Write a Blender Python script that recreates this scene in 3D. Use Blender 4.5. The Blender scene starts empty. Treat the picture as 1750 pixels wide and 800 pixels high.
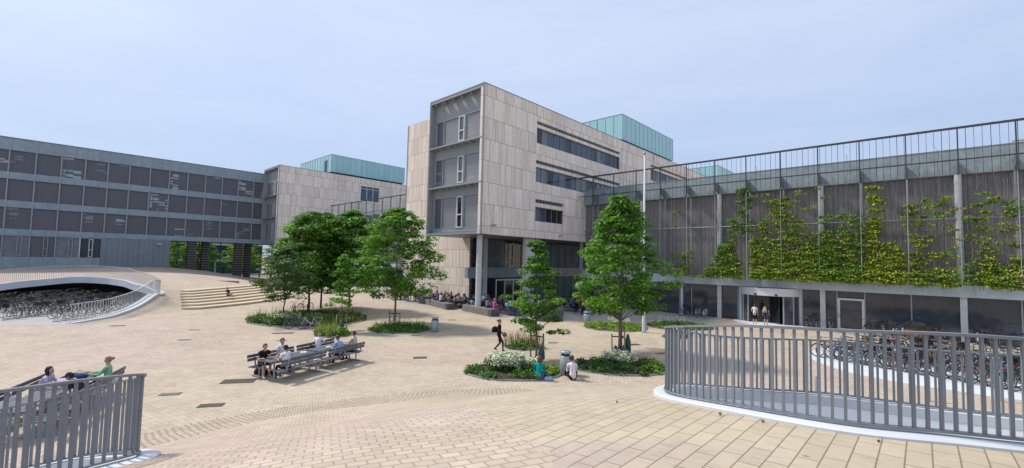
import bpy, math, random
import numpy as np
from math import sin, cos, pi, radians, sqrt, atan2, hypot
from mathutils import Matrix, Vector

S = bpy.context.scene
COL = S.collection
EYE = 4.8                    # metres from the plaza paving up to the eye

# ---------------------------------------------------------------- camera
RT = np.array([0.99976236, 0.0, 0.0]); _p = 5.54425432e-02; _r = 2.18011583e-02
FW = np.array([0, cos(_p), sin(_p)]); _u0 = np.array([0, -sin(_p), cos(_p)]); _x0 = np.array([1., 0, 0])
RT = _x0 * cos(_r) + _u0 * sin(_r)
UP = -_x0 * sin(_r) + _u0 * cos(_r)
FPX, CX, CY = 751.68, 875.0, 403.57
cam_data = bpy.data.cameras.new('camera')
cam = bpy.data.objects.new('camera', cam_data); COL.objects.link(cam)
cam_data.sensor_width = 36.0
cam_data.lens = 36.0 * FPX / 1750.0
cam_data.shift_y = (CY - 400.0) / 1750.0
cam_data.clip_start = 0.05
cam_data.clip_end = 3000
m = Matrix.Identity(4)
for i in range(3):
    m[i][0] = RT[i]; m[i][1] = UP[i]; m[i][2] = -FW[i]
m[0][3], m[1][3], m[2][3] = 0, 0, EYE
cam.matrix_world = m
S.camera = cam

# ---------------------------------------------------------------- sky and sun
SUN_AZ = Vector((-0.93, 0.36, 0)).normalized()
SUN_EL = radians(50)
world = bpy.data.worlds.new('World'); S.world = world; world.use_nodes = True
nt = world.node_tree; nt.nodes.clear()
wo = nt.nodes.new('ShaderNodeOutputWorld'); bg = nt.nodes.new('ShaderNodeBackground')
sky = nt.nodes.new('ShaderNodeTexSky'); sky.sky_type = 'NISHITA'; sky.sun_disc = False
sky.sun_elevation = SUN_EL
sky.sun_rotation = atan2(SUN_AZ.x, SUN_AZ.y)
sky.altitude = 0; sky.air_density = 1.0; sky.dust_density = 2.2; sky.ozone_density = 1.3
# thin high cloud veil: a soft mix towards pale grey-white
tcw = nt.nodes.new('ShaderNodeTexCoord'); mpw = nt.nodes.new('ShaderNodeMapping'); mpw.inputs['Scale'].default_value = (1.1, 1.1, 4.0)
nzw = nt.nodes.new('ShaderNodeTexNoise'); nzw.inputs['Scale'].default_value = 1.6; nzw.inputs['Detail'].default_value = 4; nzw.inputs['Roughness'].default_value = 0.5
rpw = nt.nodes.new('ShaderNodeMapRange'); rpw.inputs['From Min'].default_value = 0.3; rpw.inputs['From Max'].default_value = 0.7
rpw.inputs['To Min'].default_value = 0.76; rpw.inputs['To Max'].default_value = 0.84
mxw = nt.nodes.new('ShaderNodeMix'); mxw.data_type = 'RGBA'
# the veil is a little bluer and dimmer towards the horizon
spw = nt.nodes.new('ShaderNodeSeparateXYZ'); nt.links.new(tcw.outputs['Generated'], spw.inputs[0])
vrw = nt.nodes.new('ShaderNodeMapRange'); vrw.inputs['From Min'].default_value = 0.05; vrw.inputs['From Max'].default_value = 0.45; nt.links.new(spw.outputs[2], vrw.inputs['Value'])
vcw = nt.nodes.new('ShaderNodeMix'); vcw.data_type = 'RGBA'; vcw.inputs['A'].default_value = (3.35, 4.3, 6.2, 1); vcw.inputs['B'].default_value = (4.95, 5.85, 7.6, 1)
nt.links.new(vrw.outputs[0], vcw.inputs['Factor']); 
mmw = nt.nodes.new('ShaderNodeMapping'); mmw.inputs['Scale'].default_value = (1.0, 1.0, 5.0); mmw.inputs['Rotation'].default_value = (0.15, 0.1, 0.4); nt.links.new(tcw.outputs['Generated'], mmw.inputs['Vector'])
nmw = nt.nodes.new('ShaderNodeTexNoise'); nmw.inputs['Scale'].default_value = 2.2; nmw.inputs['Detail'].default_value = 5; nmw.inputs['Distortion'].default_value = 0.6; nt.links.new(mmw.outputs[0], nmw.inputs['Vector'])
ncw = nt.nodes.new('ShaderNodeValToRGB'); ncw.color_ramp.elements[0].position = 0.3; ncw.color_ramp.elements[1].position = 0.7; ncw.color_ramp.elements[0].color = (0.93, 0.945, 0.965, 1); ncw.color_ramp.elements[1].color = (1.06, 1.045, 1.02, 1); nt.links.new(nmw.outputs['Fac'], ncw.inputs[0])
mlw = nt.nodes.new('ShaderNodeMix'); mlw.data_type = 'RGBA'; mlw.blend_type = 'MULTIPLY'; mlw.inputs['Factor'].default_value = 1; nt.links.new(vcw.outputs['Result'], mlw.inputs['A']); nt.links.new(ncw.outputs[0], mlw.inputs['B'])
nt.links.new(mlw.outputs['Result'], mxw.inputs['B'])
nt.links.new(tcw.outputs['Generated'], mpw.inputs['Vector']); nt.links.new(mpw.outputs[0], nzw.inputs['Vector'])
nt.links.new(nzw.outputs['Fac'], rpw.inputs['Value']); nt.links.new(rpw.outputs[0], mxw.inputs['Factor'])
nt.links.new(sky.outputs[0], mxw.inputs['A']); nt.links.new(mxw.outputs['Result'], bg.inputs['Color'])
bg.inputs['Strength'].default_value = 0.098
nt.links.new(bg.outputs[0], wo.inputs['Surface'])
sun_d = bpy.data.lights.new('sun', 'SUN'); sun_d.energy = 2.75; sun_d.angle = radians(7.0); sun_d.color = (1, 0.95, 0.87)
sun = bpy.data.objects.new('sun', sun_d); COL.objects.link(sun)
sv = Vector((SUN_AZ.x * cos(SUN_EL), SUN_AZ.y * cos(SUN_EL), sin(SUN_EL)))
sun.rotation_euler = sv.to_track_quat('Z', 'Y').to_euler(); sun.location = sv * 200
S.view_settings.view_transform = 'Standard'; S.view_settings.look = 'None'
S.view_settings.exposure = 0.52; S.view_settings.gamma = 1.0
S.cycles.max_bounces = 6; S.cycles.diffuse_bounces = 3; S.cycles.glossy_bounces = 3
S.cycles.transmission_bounces = 3; S.cycles.transparent_max_bounces = 8
S.cycles.sample_clamp_indirect = 6
S.cycles.use_denoising = True

# ---------------------------------------------------------------- survey helpers (where things stand)
def G(px, py, z=0.0):
    d = (px - CX) / FPX * RT - (py - CY) / FPX * UP + FW
    t = (z - EYE) / d[2]
    return (float(d[0] * t), float(d[1] * t))
AZ = 0.753578699
DA = (sin(AZ), cos(AZ)); DB = (-cos(AZ), sin(AZ))
GRID = atan2(DA[1], DA[0])
def W(a, b): return (a * DA[0] + b * DB[0], a * DA[1] + b * DB[1])

# ---------------------------------------------------------------- materials
MATS = {}
class NT:
    def __init__(s, m):
        s.t = m.node_tree; s.b = s.t.nodes['Principled BSDF']; s.out = s.t.nodes['Material Output']
    def n(s, ty, **k):
        x = s.t.nodes.new(ty)
        for a, v in k.items():
            if hasattr(x, a): setattr(x, a, v)
            else: x.inputs[a.replace('_', ' ')].default_value = v
        return x
    def l(s, a, b): s.t.links.new(a, b)
def newmat(name):
    m = bpy.data.materials.new(name); m.use_nodes = True; MATS[name] = m; return m, NT(m)
def setspec(b, v): b.inputs['Specular IOR Level'].default_value = v
def mat(name, col, rough=0.6, metal=0.0, spec=0.4, var=0.12, scale=3.0, stretch=(1, 1, 1), bump=0.0, bscale=None, fine=0.0):
    """plain surface with soft colour variation"""
    m, t = newmat(name)
    tc = t.n('ShaderNodeTexCoord'); mp = t.n('ShaderNodeMapping'); mp.inputs['Scale'].default_value = stretch
    nz = t.n('ShaderNodeTexNoise'); nz.inputs['Scale'].default_value = scale; nz.inputs['Detail'].default_value = 6; nz.inputs['Roughness'].default_value = 0.6
    t.l(tc.outputs['Object'], mp.inputs[0]); t.l(mp.outputs[0], nz.inputs['Vector'])
    cr = t.n('ShaderNodeValToRGB'); e = cr.color_ramp.elements
    e[0].position = 0.25; e[1].position = 0.75
    e[0].color = tuple(c * (1 - var) for c in col) + (1,); e[1].color = tuple(min(1, c * (1 + var)) for c in col) + (1,)
    t.l(nz.outputs['Fac'], cr.inputs[0]); t.l(cr.outputs[0], t.b.inputs['Base Color'])
    t.b.inputs['Roughness'].default_value = rough; t.b.inputs['Metallic'].default_value = metal; setspec(t.b, spec)
    if bump:
        n2 = t.n('ShaderNodeTexNoise'); n2.inputs['Scale'].default_value = bscale or scale * 8; n2.inputs['Detail'].default_value = 4
        t.l(mp.outputs[0], n2.inputs['Vector'])
        bp = t.n('ShaderNodeBump'); bp.inputs['Strength'].default_value = bump; bp.inputs['Distance'].default_value = 0.02
        t.l(n2.outputs['Fac'], bp.inputs['Height']); t.l(bp.outputs[0], t.b.inputs['Normal'])
    return m

def wall_uv(t):
    """u = x + y (walls follow the local axes), v = z"""
    tc = t.n('ShaderNodeTexCoord'); sp = t.n('ShaderNodeSeparateXYZ'); t.l(tc.outputs['Object'], sp.inputs[0])
    ad = t.n('ShaderNodeMath', operation='ADD'); t.l(sp.outputs[0], ad.inputs[0]); t.l(sp.outputs[1], ad.inputs[1])
    cb = t.n('ShaderNodeCombineXYZ'); t.l(ad.outputs[0], cb.inputs[0]); t.l(sp.outputs[2], cb.inputs[1])
    return cb, sp, ad

def travertine(name, c1, c2, dark):
    m, t = newmat(name)
    cb, sp, ad = wall_uv(t)
    br = t.n('ShaderNodeTexBrick'); br.offset = 0.37; br.offset_frequency = 2; br.squash = 1.35; br.squash_frequency = 3
    br.inputs['Scale'].default_value = 1.0; br.inputs['Brick Width'].default_value = 1.15; br.inputs['Row Height'].default_value = 1.96
    br.inputs['Mortar Size'].default_value = 0.018; br.inputs['Mortar Smooth'].default_value = 0.2; br.inputs['Bias'].default_value = 0.0
    br.inputs['Color1'].default_value = c1 + (1,); br.inputs['Color2'].default_value = c2 + (1,); br.inputs['Mortar'].default_value = dark + (1,)
    of = t.n('ShaderNodeVectorMath', operation='ADD'); of.inputs[1].default_value = (0.3, 0.0, 0)
    t.l(cb.outputs[0], of.inputs[0]); t.l(of.outputs[0], br.inputs['Vector'])
    mp = t.n('ShaderNodeMapping'); mp.inputs['Scale'].default_value = (7, 0.5, 1); t.l(cb.outputs[0], mp.inputs[0])
    nz = t.n('ShaderNodeTexNoise'); nz.inputs['Scale'].default_value = 1.3; nz.inputs['Detail'].default_value = 8; nz.inputs['Roughness'].default_value = 0.7
    t.l(mp.outputs[0], nz.inputs['Vector'])
    cr = t.n('ShaderNodeValToRGB'); e = cr.color_ramp.elements; e[0].position = 0.3; e[1].position = 0.72
    e[0].color = (0.84, 0.82, 0.80, 1); e[1].color = (1.14, 1.14, 1.13, 1)
    t.l(nz.outputs['Fac'], cr.inputs[0])
    b2_ = t.n('ShaderNodeTexBrick'); b2_.offset = 0.31; b2_.offset_frequency = 2; b2_.squash = 0.7; b2_.squash_frequency = 2; b2_.inputs['Scale'].default_value = 1.0; b2_.inputs['Brick Width'].default_value = 0.42; b2_.inputs['Row Height'].default_value = 1.96
    b2_.inputs['Mortar Size'].default_value = 0.012; b2_.inputs['Mortar Smooth'].default_value = 0.6; b2_.inputs['Color1'].default_value = (0.90, 0.89, 0.88, 1); b2_.inputs['Color2'].default_value = (1.07, 1.07, 1.06, 1); b2_.inputs['Mortar'].default_value = (0.78, 0.75, 0.72, 1)
    t.l(cb.outputs[0], b2_.inputs['Vector'])
    m0 = t.n('ShaderNodeMix', data_type='RGBA', blend_type='MULTIPLY'); m0.inputs['Factor'].default_value = 1
    t.l(br.outputs['Color'], m0.inputs['A']); t.l(b2_.outputs['Color'], m0.inputs['B'])
    mx = t.n('ShaderNodeMix', data_type='RGBA', blend_type='MULTIPLY'); mx.inputs['Factor'].default_value = 1
    t.l(m0.outputs['Result'], mx.inputs['A']); t.l(cr.outputs[0], mx.inputs['B'])
    n2 = t.n('ShaderNodeTexNoise'); n2.inputs['Scale'].default_value = 6; n2.inputs['Detail'].default_value = 9; n2.inputs['Roughness'].default_value = 0.75
    t.l(cb.outputs[0], n2.inputs['Vector'])
    c2r = t.n('ShaderNodeValToRGB'); e = c2r.color_ramp.elements; e[0].position = 0.33; e[1].position = 0.5
    e[0].color = (0.76, 0.74, 0.72, 1); e[1].color = (1.02, 1.02, 1.02, 1); t.l(n2.outputs['Fac'], c2r.inputs[0])
    m2 = t.n('ShaderNodeMix', data_type='RGBA', blend_type='MULTIPLY'); m2.inputs['Factor'].default_value = 1
    t.l(mx.outputs['Result'], m2.inputs['A']); t.l(c2r.outputs[0], m2.inputs['B'])
    t.l(m2.outputs['Result'], t.b.inputs['Base Color'])
    t.b.inputs['Roughness'].default_value = 0.85; setspec(t.b, 0.2)
    bp = t.n('ShaderNodeBump'); bp.inputs['Strength'].default_value = 0.5; bp.inputs['Distance'].default_value = 0.03
    t.l(br.outputs['Fac'], bp.inputs['Height']); bp.invert = True; t.l(bp.outputs[0], t.b.inputs['Normal'])
    return m
travertine('travertine', (0.79, 0.70, 0.62), (0.90, 0.81, 0.72), (0.30, 0.26, 0.23))
travertine('travertine_warm', (0.70, 0.61, 0.53), (0.82, 0.73, 0.64), (0.32, 0.26, 0.22))

def panels(name, c1, c2, seam, w, h, rough=0.5, metal=0.0, spec=0.4, streak=0.25, mort=0.012, sc=(4, 0.8, 1)):
    """vertical sheet panels with seams and weather streaks"""
    m, t = newmat(name)
    cb, sp, ad = wall_uv(t)
    br = t.n('ShaderNodeTexBrick'); br.offset = 0.0
    br.inputs['Scale'].default_value = 1.0; br.inputs['Brick Width'].default_value = w; br.inputs['Row Height'].default_value = h
    br.inputs['Mortar Size'].default_value = mort; br.inputs['Mortar Smooth'].default_value = 0.3
    br.inputs['Color1'].default_value = c1 + (1,); br.inputs['Color2'].default_value = c2 + (1,); br.inputs['Mortar'].default_value = seam + (1,)
    t.l(cb.outputs[0], br.inputs['Vector'])
    mp = t.n('ShaderNodeMapping'); mp.inputs['Scale'].default_value = sc; t.l(cb.outputs[0], mp.inputs[0])
    nz = t.n('ShaderNodeTexNoise'); nz.inputs['Scale'].default_value = 1.4; nz.inputs['Detail'].default_value = 7; nz.inputs['Roughness'].default_value = 0.65
    t.l(mp.outputs[0], nz.inputs['Vector'])
    cr = t.n('ShaderNodeValToRGB'); e = cr.color_ramp.elements; e[0].position = 0.28; e[1].position = 0.72
    e[0].color = (1 - streak,) * 3 + (1,); e[1].color = (1 + streak,) * 3 + (1,); t.l(nz.outputs['Fac'], cr.inputs[0])
    mx = t.n('ShaderNodeMix', data_type='RGBA', blend_type='MULTIPLY'); mx.inputs['Factor'].default_value = 1
    t.l(br.outputs['Color'], mx.inputs['A']); t.l(cr.outputs[0], mx.inputs['B']); t.l(mx.outputs['Result'], t.b.inputs['Base Color'])
    t.b.inputs['Roughness'].default_value = rough; t.b.inputs['Metallic'].default_value = metal; setspec(t.b, spec)
    return m
panels('zinc', (0.24, 0.295, 0.335), (0.27, 0.325, 0.36), (0.13, 0.165, 0.19), 1.24, 20, 0.5, 0.0, 0.5, 0.16, 0.02, (1.5, 1.2, 1))
panels('zinc_seam', (0.16, 0.195, 0.225), (0.18, 0.215, 0.245), (0.26, 0.30, 0.33), 0.62, 30, 0.5, 0.0, 0.5, 0.2, 0.03)
panels('zinc_light', (0.43, 0.49, 0.51), (0.48, 0.54, 0.555), (0.2, 0.24, 0.25), 2.6, 20, 0.5, 0.0, 0.4, 0.2, 0.012, (1.0, 0.6, 1))
panels('zinc_fascia', (0.25, 0.30, 0.32), (0.28, 0.33, 0.35), (0.16, 0.19, 0.21), 1.3, 20, 0.5, 0.0, 0.4, 0.24, 0.012, (2.0, 1.4, 1))
panels('recess_metal', (0.27, 0.285, 0.295), (0.30, 0.315, 0.325), (0.17, 0.18, 0.19), 1.2, 20, 0.6, 0.0, 0.3, 0.12)
panels('green_glass', (0.36, 0.60, 0.62), (0.40, 0.64, 0.66), (0.24, 0.44, 0.48), 1.05, 30, 0.25, 0.0, 0.5, 0.07, 0.03, (0.6, 0.5, 1))
panels('screen_wall', (0.20, 0.187, 0.185), (0.235, 0.22, 0.215), (0.13, 0.12, 0.12), 0.31, 3.75, 0.8, 0.0, 0.2, 0.3, 0.02, (9, 0.7, 1))
panels('dark_cladding', (0.055, 0.06, 0.068), (0.065, 0.07, 0.08), (0.03, 0.03, 0.035), 1.3, 20, 0.5, 0.0, 0.4, 0.2)

def screen_glass(name, base, light, amount):
    """woven sunscreen before glass, with painted pale patches for the room light behind"""
    m, t = newmat(name)
    cb, sp, ad = wall_uv(t)
    oi = t.n('ShaderNodeObjectInfo')
    def snapped(dx, dy, thr, off):
        sn = t.n('ShaderNodeVectorMath', operation='SNAP'); sn.inputs[1].default_value = (dx, dy, 1); ad_ = t.n('ShaderNodeVectorMath', operation='ADD'); ad_.inputs[1].default_value = (off, off * 0.37, 0)
        t.l(cb.outputs[0], ad_.inputs[0]); t.l(ad_.outputs[0], sn.inputs[0]); wn = t.n('ShaderNodeTexWhiteNoise'); wn.noise_dimensions = '3D'; t.l(sn.outputs[0], wn.inputs['Vector'])
        gt = t.n('ShaderNodeMath', operation='GREATER_THAN'); gt.inputs[1].default_value = thr; t.l(wn.outputs['Value'], gt.inputs[0]); return gt
    g1_ = snapped(1.24, 1.5, amount, 0.0); g2_ = snapped(0.83, 0.19, 0.62, 0.13)  # snapped patches paint interior light and reflections onto the panes
    an = t.n('ShaderNodeMath', operation='MULTIPLY'); t.l(g1_.outputs[0], an.inputs[0]); t.l(g2_.outputs[0], an.inputs[1])
    cr = t.n('ShaderNodeMix', data_type='RGBA'); cr.inputs['A'].default_value = base + (1,); cr.inputs['B'].default_value = light + (1,); t.l(an.outputs[0], cr.inputs['Factor'])
    n2 = t.n('ShaderNodeTexNoise'); n2.inputs['Scale'].default_value = 9; n2.inputs['Detail'].default_value = 5; t.l(cb.outputs[0], n2.inputs['Vector'])
    c2 = t.n('ShaderNodeValToRGB'); e = c2.color_ramp.elements; e[0].color = (0.75, 0.75, 0.75, 1); e[1].color = (1.2, 1.2, 1.2, 1)
    t.l(n2.outputs['Fac'], c2.inputs[0])
    mx = t.n('ShaderNodeMix', data_type='RGBA', blend_type='MULTIPLY'); mx.inputs['Factor'].default_value = 1
    t.l(cr.outputs['Result'], mx.inputs['A']); t.l(c2.outputs[0], mx.inputs['B']); t.l(mx.outputs['Result'], t.b.inputs['Base Color'])
    t.b.inputs['Roughness'].default_value = 0.28; setspec(t.b, 0.35)
    return m
screen_glass('screened_pane', (0.112, 0.117, 0.133), (0.20, 0.235, 0.255), 0.9)
screen_glass('screened_pane_bright', (0.115, 0.122, 0.14), (0.34, 0.41, 0.44), 0.6)
screen_glass('blind_pane', (0.25, 0.25, 0.255), (0.30, 0.30, 0.31), 0.8)
def glass(name, col, rough=0.04, spec=0.6, var=0.3):
    m = mat(name, col, rough, 0.0, spec, var, 0.8, (1, 1, 1.5)); return m
glass('dark_glass', (0.018, 0.022, 0.026)); glass('blue_glass', (0.05, 0.085, 0.13)); glass('curtain_glass', (0.14, 0.16, 0.18), 0.12)
glass('teal_glass', (0.065, 0.135, 0.155), 0.35, 0.12); glass('shop_glass', (0.058, 0.064, 0.078), 0.05, 0.55)
mat('white_frame', (0.62, 0.63, 0.63), 0.45, var=0.05)
mat('light_frame', (0.30, 0.32, 0.34), 0.45, var=0.08)
mat('mid_frame', (0.17, 0.185, 0.2), 0.45, var=0.08)
mat('dark_metal', (0.045, 0.048, 0.055), 0.5, var=0.15)
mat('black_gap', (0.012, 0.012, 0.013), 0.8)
mat('rail_steel', (0.185, 0.20, 0.22), 0.42, 0.0, 0.5, 0.12, 2.5)
mat('galvanised', (0.34, 0.37, 0.39), 0.4, 0.35, 0.5, 0.15, 6)
mat('weathered_steel', (0.09, 0.09, 0.1), 0.6, var=0.3, scale=4)
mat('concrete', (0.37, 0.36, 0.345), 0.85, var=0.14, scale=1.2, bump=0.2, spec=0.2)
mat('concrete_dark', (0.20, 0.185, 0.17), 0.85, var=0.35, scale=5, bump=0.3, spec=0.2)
mat('pit_wall', (0.86, 0.87, 0.88), 0.8, var=0.05, scale=1.0, spec=0.2)  # whiter than the kerb concrete: skylight on shaded well walls put into the colour
mat('white_concrete', (0.58, 0.60, 0.62), 0.75, var=0.07, scale=1.0, spec=0.25)
mat('column_concrete', (0.56, 0.565, 0.56), 0.8, var=0.16, scale=2.5, spec=0.2)
mat('roof_felt', (0.16, 0.165, 0.17), 0.9)
mat('flag_white', (0.62, 0.63, 0.64), 0.35, var=0.03)
mat('blackplastic', (0.02, 0.02, 0.022), 0.5, var=0.2)

# ---------------------------------------------------------------- mesh helpers
class MB:
    def __init__(s): s.v = []; s.f = []; s.mi = []; s.cm = 0
    def add(s, vs, fs, mi=None):
        o = len(s.v); s.v.extend(vs); s.f.extend([tuple(i + o for i in f) for f in fs]); s.mi.extend([s.cm if mi is None else mi] * len(fs))
        return s
    def box(s, x0, x1, y0, y1, z0, z1, mi=None):
        if x0 > x1: x0, x1 = x1, x0
        if y0 > y1: y0, y1 = y1, y0
        return s.add([(x0, y0, z0), (x1, y0, z0), (x1, y1, z0), (x0, y1, z0), (x0, y0, z1), (x1, y0, z1), (x1, y1, z1), (x0, y1, z1)],
                     [(0, 3, 2, 1), (4, 5, 6, 7), (0, 1, 5, 4), (1, 2, 6, 5), (2, 3, 7, 6), (3, 0, 4, 7)], mi)
    def bbox(s, x0, x1, y0, y1, z0, z1, c=0.01, mi=None):
        """box with chamfered upper and vertical edges"""
        a = [(x0 + c, y0), (x1 - c, y0), (x1, y0 + c), (x1, y1 - c), (x1 - c, y1), (x0 + c, y1), (x0, y1 - c), (x0, y0 + c)]
        b = [(x0 + 2 * c, y0 + c), (x1 - 2 * c, y0 + c), (x1 - c, y0 + 2 * c), (x1 - c, y1 - 2 * c), (x1 - 2 * c, y1 - c), (x0 + 2 * c, y1 - c), (x0 + c, y1 - 2 * c), (x0 + c, y0 + 2 * c)]
        vs = [(x, y, z0) for x, y in a] + [(x, y, z1 - c) for x, y in a] + [(x, y, z1) for x, y in b]
        fs = [tuple(range(7, -1, -1)), tuple(range(16, 24))]
        for i in range(8):
            j = (i + 1) % 8
            fs += [(i, j, 8 + j, 8 + i), (8 + i, 8 + j, 16 + j, 16 + i)]
        return s.add(vs, fs, mi)
    def tube(s, pts, r, n=8, cap=True, mi=None):
        """round tube through pts; r number or list"""
        pts = [Vector(p) for p in pts]; k = len(pts)
        rs = r if isinstance(r, (list, tuple)) else [r] * k
        vs = []; up = None
        for i, p in enumerate(pts):
            d = (pts[min(i + 1, k - 1)] - pts[max(i - 1, 0)])
            if d.length < 1e-9: d = Vector((0, 0, 1))
            d.normalize()
            if up is None: up = Vector((0, 0, 1)) if abs(d.z) < 0.9 else Vector((1, 0, 0))
            sx = d.cross(up); 
            if sx.length < 1e-4: sx = d.cross(Vector((0, 1, 0)))
            sx.normalize(); up = sx.cross(d).normalized()
            for j in range(n):
                a = 2 * pi * j / n
                q = p + (sx * cos(a) + up * sin(a)) * rs[i]; vs.append(tuple(q))
        fs = []
        for i in range(k - 1):
            for j in range(n):
                j2 = (j + 1) % n; fs.append((i * n + j, i * n + j2, (i + 1) * n + j2, (i + 1) * n + j))
        if cap: fs.append(tuple(range(n - 1, -1, -1))); fs.append(tuple((k - 1) * n + j for j in range(n)))
        return s.add(vs, fs, mi)
    def beam(s, p, q, w, h, mi=None):
        """square bar from p to q, w across, h high"""
        p = Vector(p); q = Vector(q); d = (q - p).normalized()
        sx = d.cross(Vector((0, 0, 1)))
        if sx.length < 1e-3: sx = Vector((1, 0, 0))
        sx.normalize(); up = sx.cross(d).normalized()
        vs = []
        for c in (p, q):
            for a, b in ((-1, -1), (1, -1), (1, 1), (-1, 1)): vs.append(tuple(c + sx * a * w / 2 + up * b * h / 2))
        return s.add(vs, [(0, 1, 2, 3)[::-1], (4, 5, 6, 7), (0, 1, 5, 4), (1, 2, 6, 5), (2, 3, 7, 6), (3, 0, 4, 7)], mi)
    def lathe(s, prof, n=20, c=(0, 0), a0=0, a1=2 * pi, mi=None):
        full = abs(a1 - a0 - 2 * pi) < 1e-6; k = n if full else n + 1
        vs = []
        for r, z in prof:
            for j in range(k):
                a = a0 + (a1 - a0) * j / n; vs.append((c[0] + r * cos(a), c[1] + r * sin(a), z))
        fs = []
        for i in range(len(prof) - 1):
            for j in range(n):
                j2 = (j + 1) % k; fs.append((i * k + j, i * k + j2, (i + 1) * k + j2, (i + 1) * k + j))
        return s.add(vs, fs, mi)
    def prism(s, poly, z0, z1, mi=None):
        n = len(poly); vs = [(x, y, z0) for x, y in poly] + [(x, y, z1) for x, y in poly]
        return s.add(vs, [tuple(range(n - 1, -1, -1)), tuple(range(n, 2 * n))] + [(i, (i + 1) % n, n + (i + 1) % n, n + i) for i in range(n)], mi)
    def build(s, name, m, parent=None, smooth=False):
        me = bpy.data.meshes.new(name); me.from_pydata(s.v, [], s.f)
        ms = m if isinstance(m, (list, tuple)) else [m]
        for x in ms: me.materials.append(MATS[x] if isinstance(x, str) else x)
        if len(ms) > 1: me.polygons.foreach_set('material_index', s.mi)
        if smooth: me.polygons.foreach_set('use_smooth', [True] * len(s.f))
        o = bpy.data.objects.new(name, me); COL.objects.link(o)
        if parent is not None: o.parent = parent
        return o
def obj_from(name, me, parent=None, loc=(0, 0, 0), rz=0):
    o = bpy.data.objects.new(name, me); COL.objects.link(o); o.location = loc; o.rotation_euler = (0, 0, rz)
    if parent is not None: o.parent = parent
    return o
def tag(o, label=None, cat=None, group=None, kind=None):
    if label: o['label'] = label
    if cat: o['category'] = cat
    if group: o['group'] = group
    if kind: o['kind'] = kind
    return o
def thing(name, label, cat, loc=(0, 0, 0), rz=0, group=None):
    o = bpy.data.objects.new(name, None); COL.objects.link(o); o.location = loc; o.rotation_euler = (0, 0, rz); o.empty_display_size = 0.2
    return tag(o, label, cat, group)
def copy_tree(o, loc=None, rz=None, label=None, group=None, parent=None, kids=None):
    c = o.copy(); COL.objects.link(c)
    if parent is not None: c.parent = parent
    if loc is not None: c.location = loc
    if rz is not None: c.rotation_euler = (0, 0, rz)
    if label: c['label'] = label
    if group: c['group'] = group
    for ch in (o.children if kids is None else kids): copy_tree(ch, parent=c)
    return c
def bx(name, m, parent, *dims): return MB().box(*dims).build(name, m, parent)

# ---------------------------------------------------------------- the terrain: two paved mounds on a flat plaza
def inpoly(px, py, poly):
    P = np.array(poly); x = np.asarray(px); y = np.asarray(py); ins = np.zeros(x.shape, bool); n = len(P)
    j = n - 1
    for i in range(n):
        xi, yi = P[i]; xj, yj = P[j]
        c = ((yi > y) != (yj > y)) & (x < (xj - xi) * (y - yi) / (yj - yi + 1e-12) + xi); ins ^= c; j = i
    return ins
def catmull(pts, n, closed=False):
    P = [np.array(p, float) for p in pts]; k = len(P); out = []
    rng = range(k) if closed else range(k - 1)
    for i in rng:
        if closed: a, b, c, d = P[(i - 1) % k], P[i], P[(i + 1) % k], P[(i + 2) % k]
        else: a, b, c, d = P[max(i - 1, 0)], P[i], P[i + 1], P[min(i + 2, k - 1)]
        for j in range(n):
            t = j / n; out.append(0.5 * (2 * b + (c - a) * t + (2 * a - 5 * b + 4 * c - d) * t * t + (3 * b - a - 3 * c + d) * t ** 3))
    if not closed: out.append(P[-1])
    return [tuple(map(float, p)) for p in out]
class Field:
    def __init__(s, foot, ctrl):
        s.foot = foot; pts = list(ctrl)
        f = catmull(foot, 3, True)
        pts += [(x, y, 0) for x, y in f]
        P = np.array(pts); s.P = P[:, :2]; D = np.linalg.norm(s.P[:, None] - s.P[None], axis=2)
        K = np.sqrt(D * D + s.c2()); n = len(P)
        A = np.zeros((n + 1, n + 1)); A[:n, :n] = K; A[:n, n] = 1; A[n, :n] = 1
        s.w = np.linalg.solve(A + 1e-8 * np.eye(n + 1), np.append(P[:, 2], 0)); s.fp = f
    def c2(s): return 0.6
    def __call__(s, x, y):
        x = np.atleast_1d(np.asarray(x, float)); y = np.atleast_1d(np.asarray(y, float)); out = np.zeros(x.shape)
        ins = inpoly(x, y, s.fp)
        if ins.any():
            q = np.stack([x[ins], y[ins]], 1); res = np.zeros(len(q))
            for i in range(0, len(q), 4000):
                D = np.linalg.norm(q[i:i + 4000, None] - s.P[None], axis=2); res[i:i + 4000] = np.sqrt(D * D + s.c2()) @ s.w[:-1] + s.w[-1]
            out[ins] = np.maximum(res, 0)
        return out
FOOT1 = [(-13.5, 5), (-11.8, 9.2), (-9.6, 12.0), (-7.1, 14.2), (-4.2, 15.7), (-1.4, 16.6), (1.2, 16.7), (3.6, 15.6), (6.5, 14.0), (10, 12.8), (13.5, 11), (16, 7), (16.5, 0), (14, -8), (0, -11), (-13, -8), (-14.5, 0)]
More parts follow.
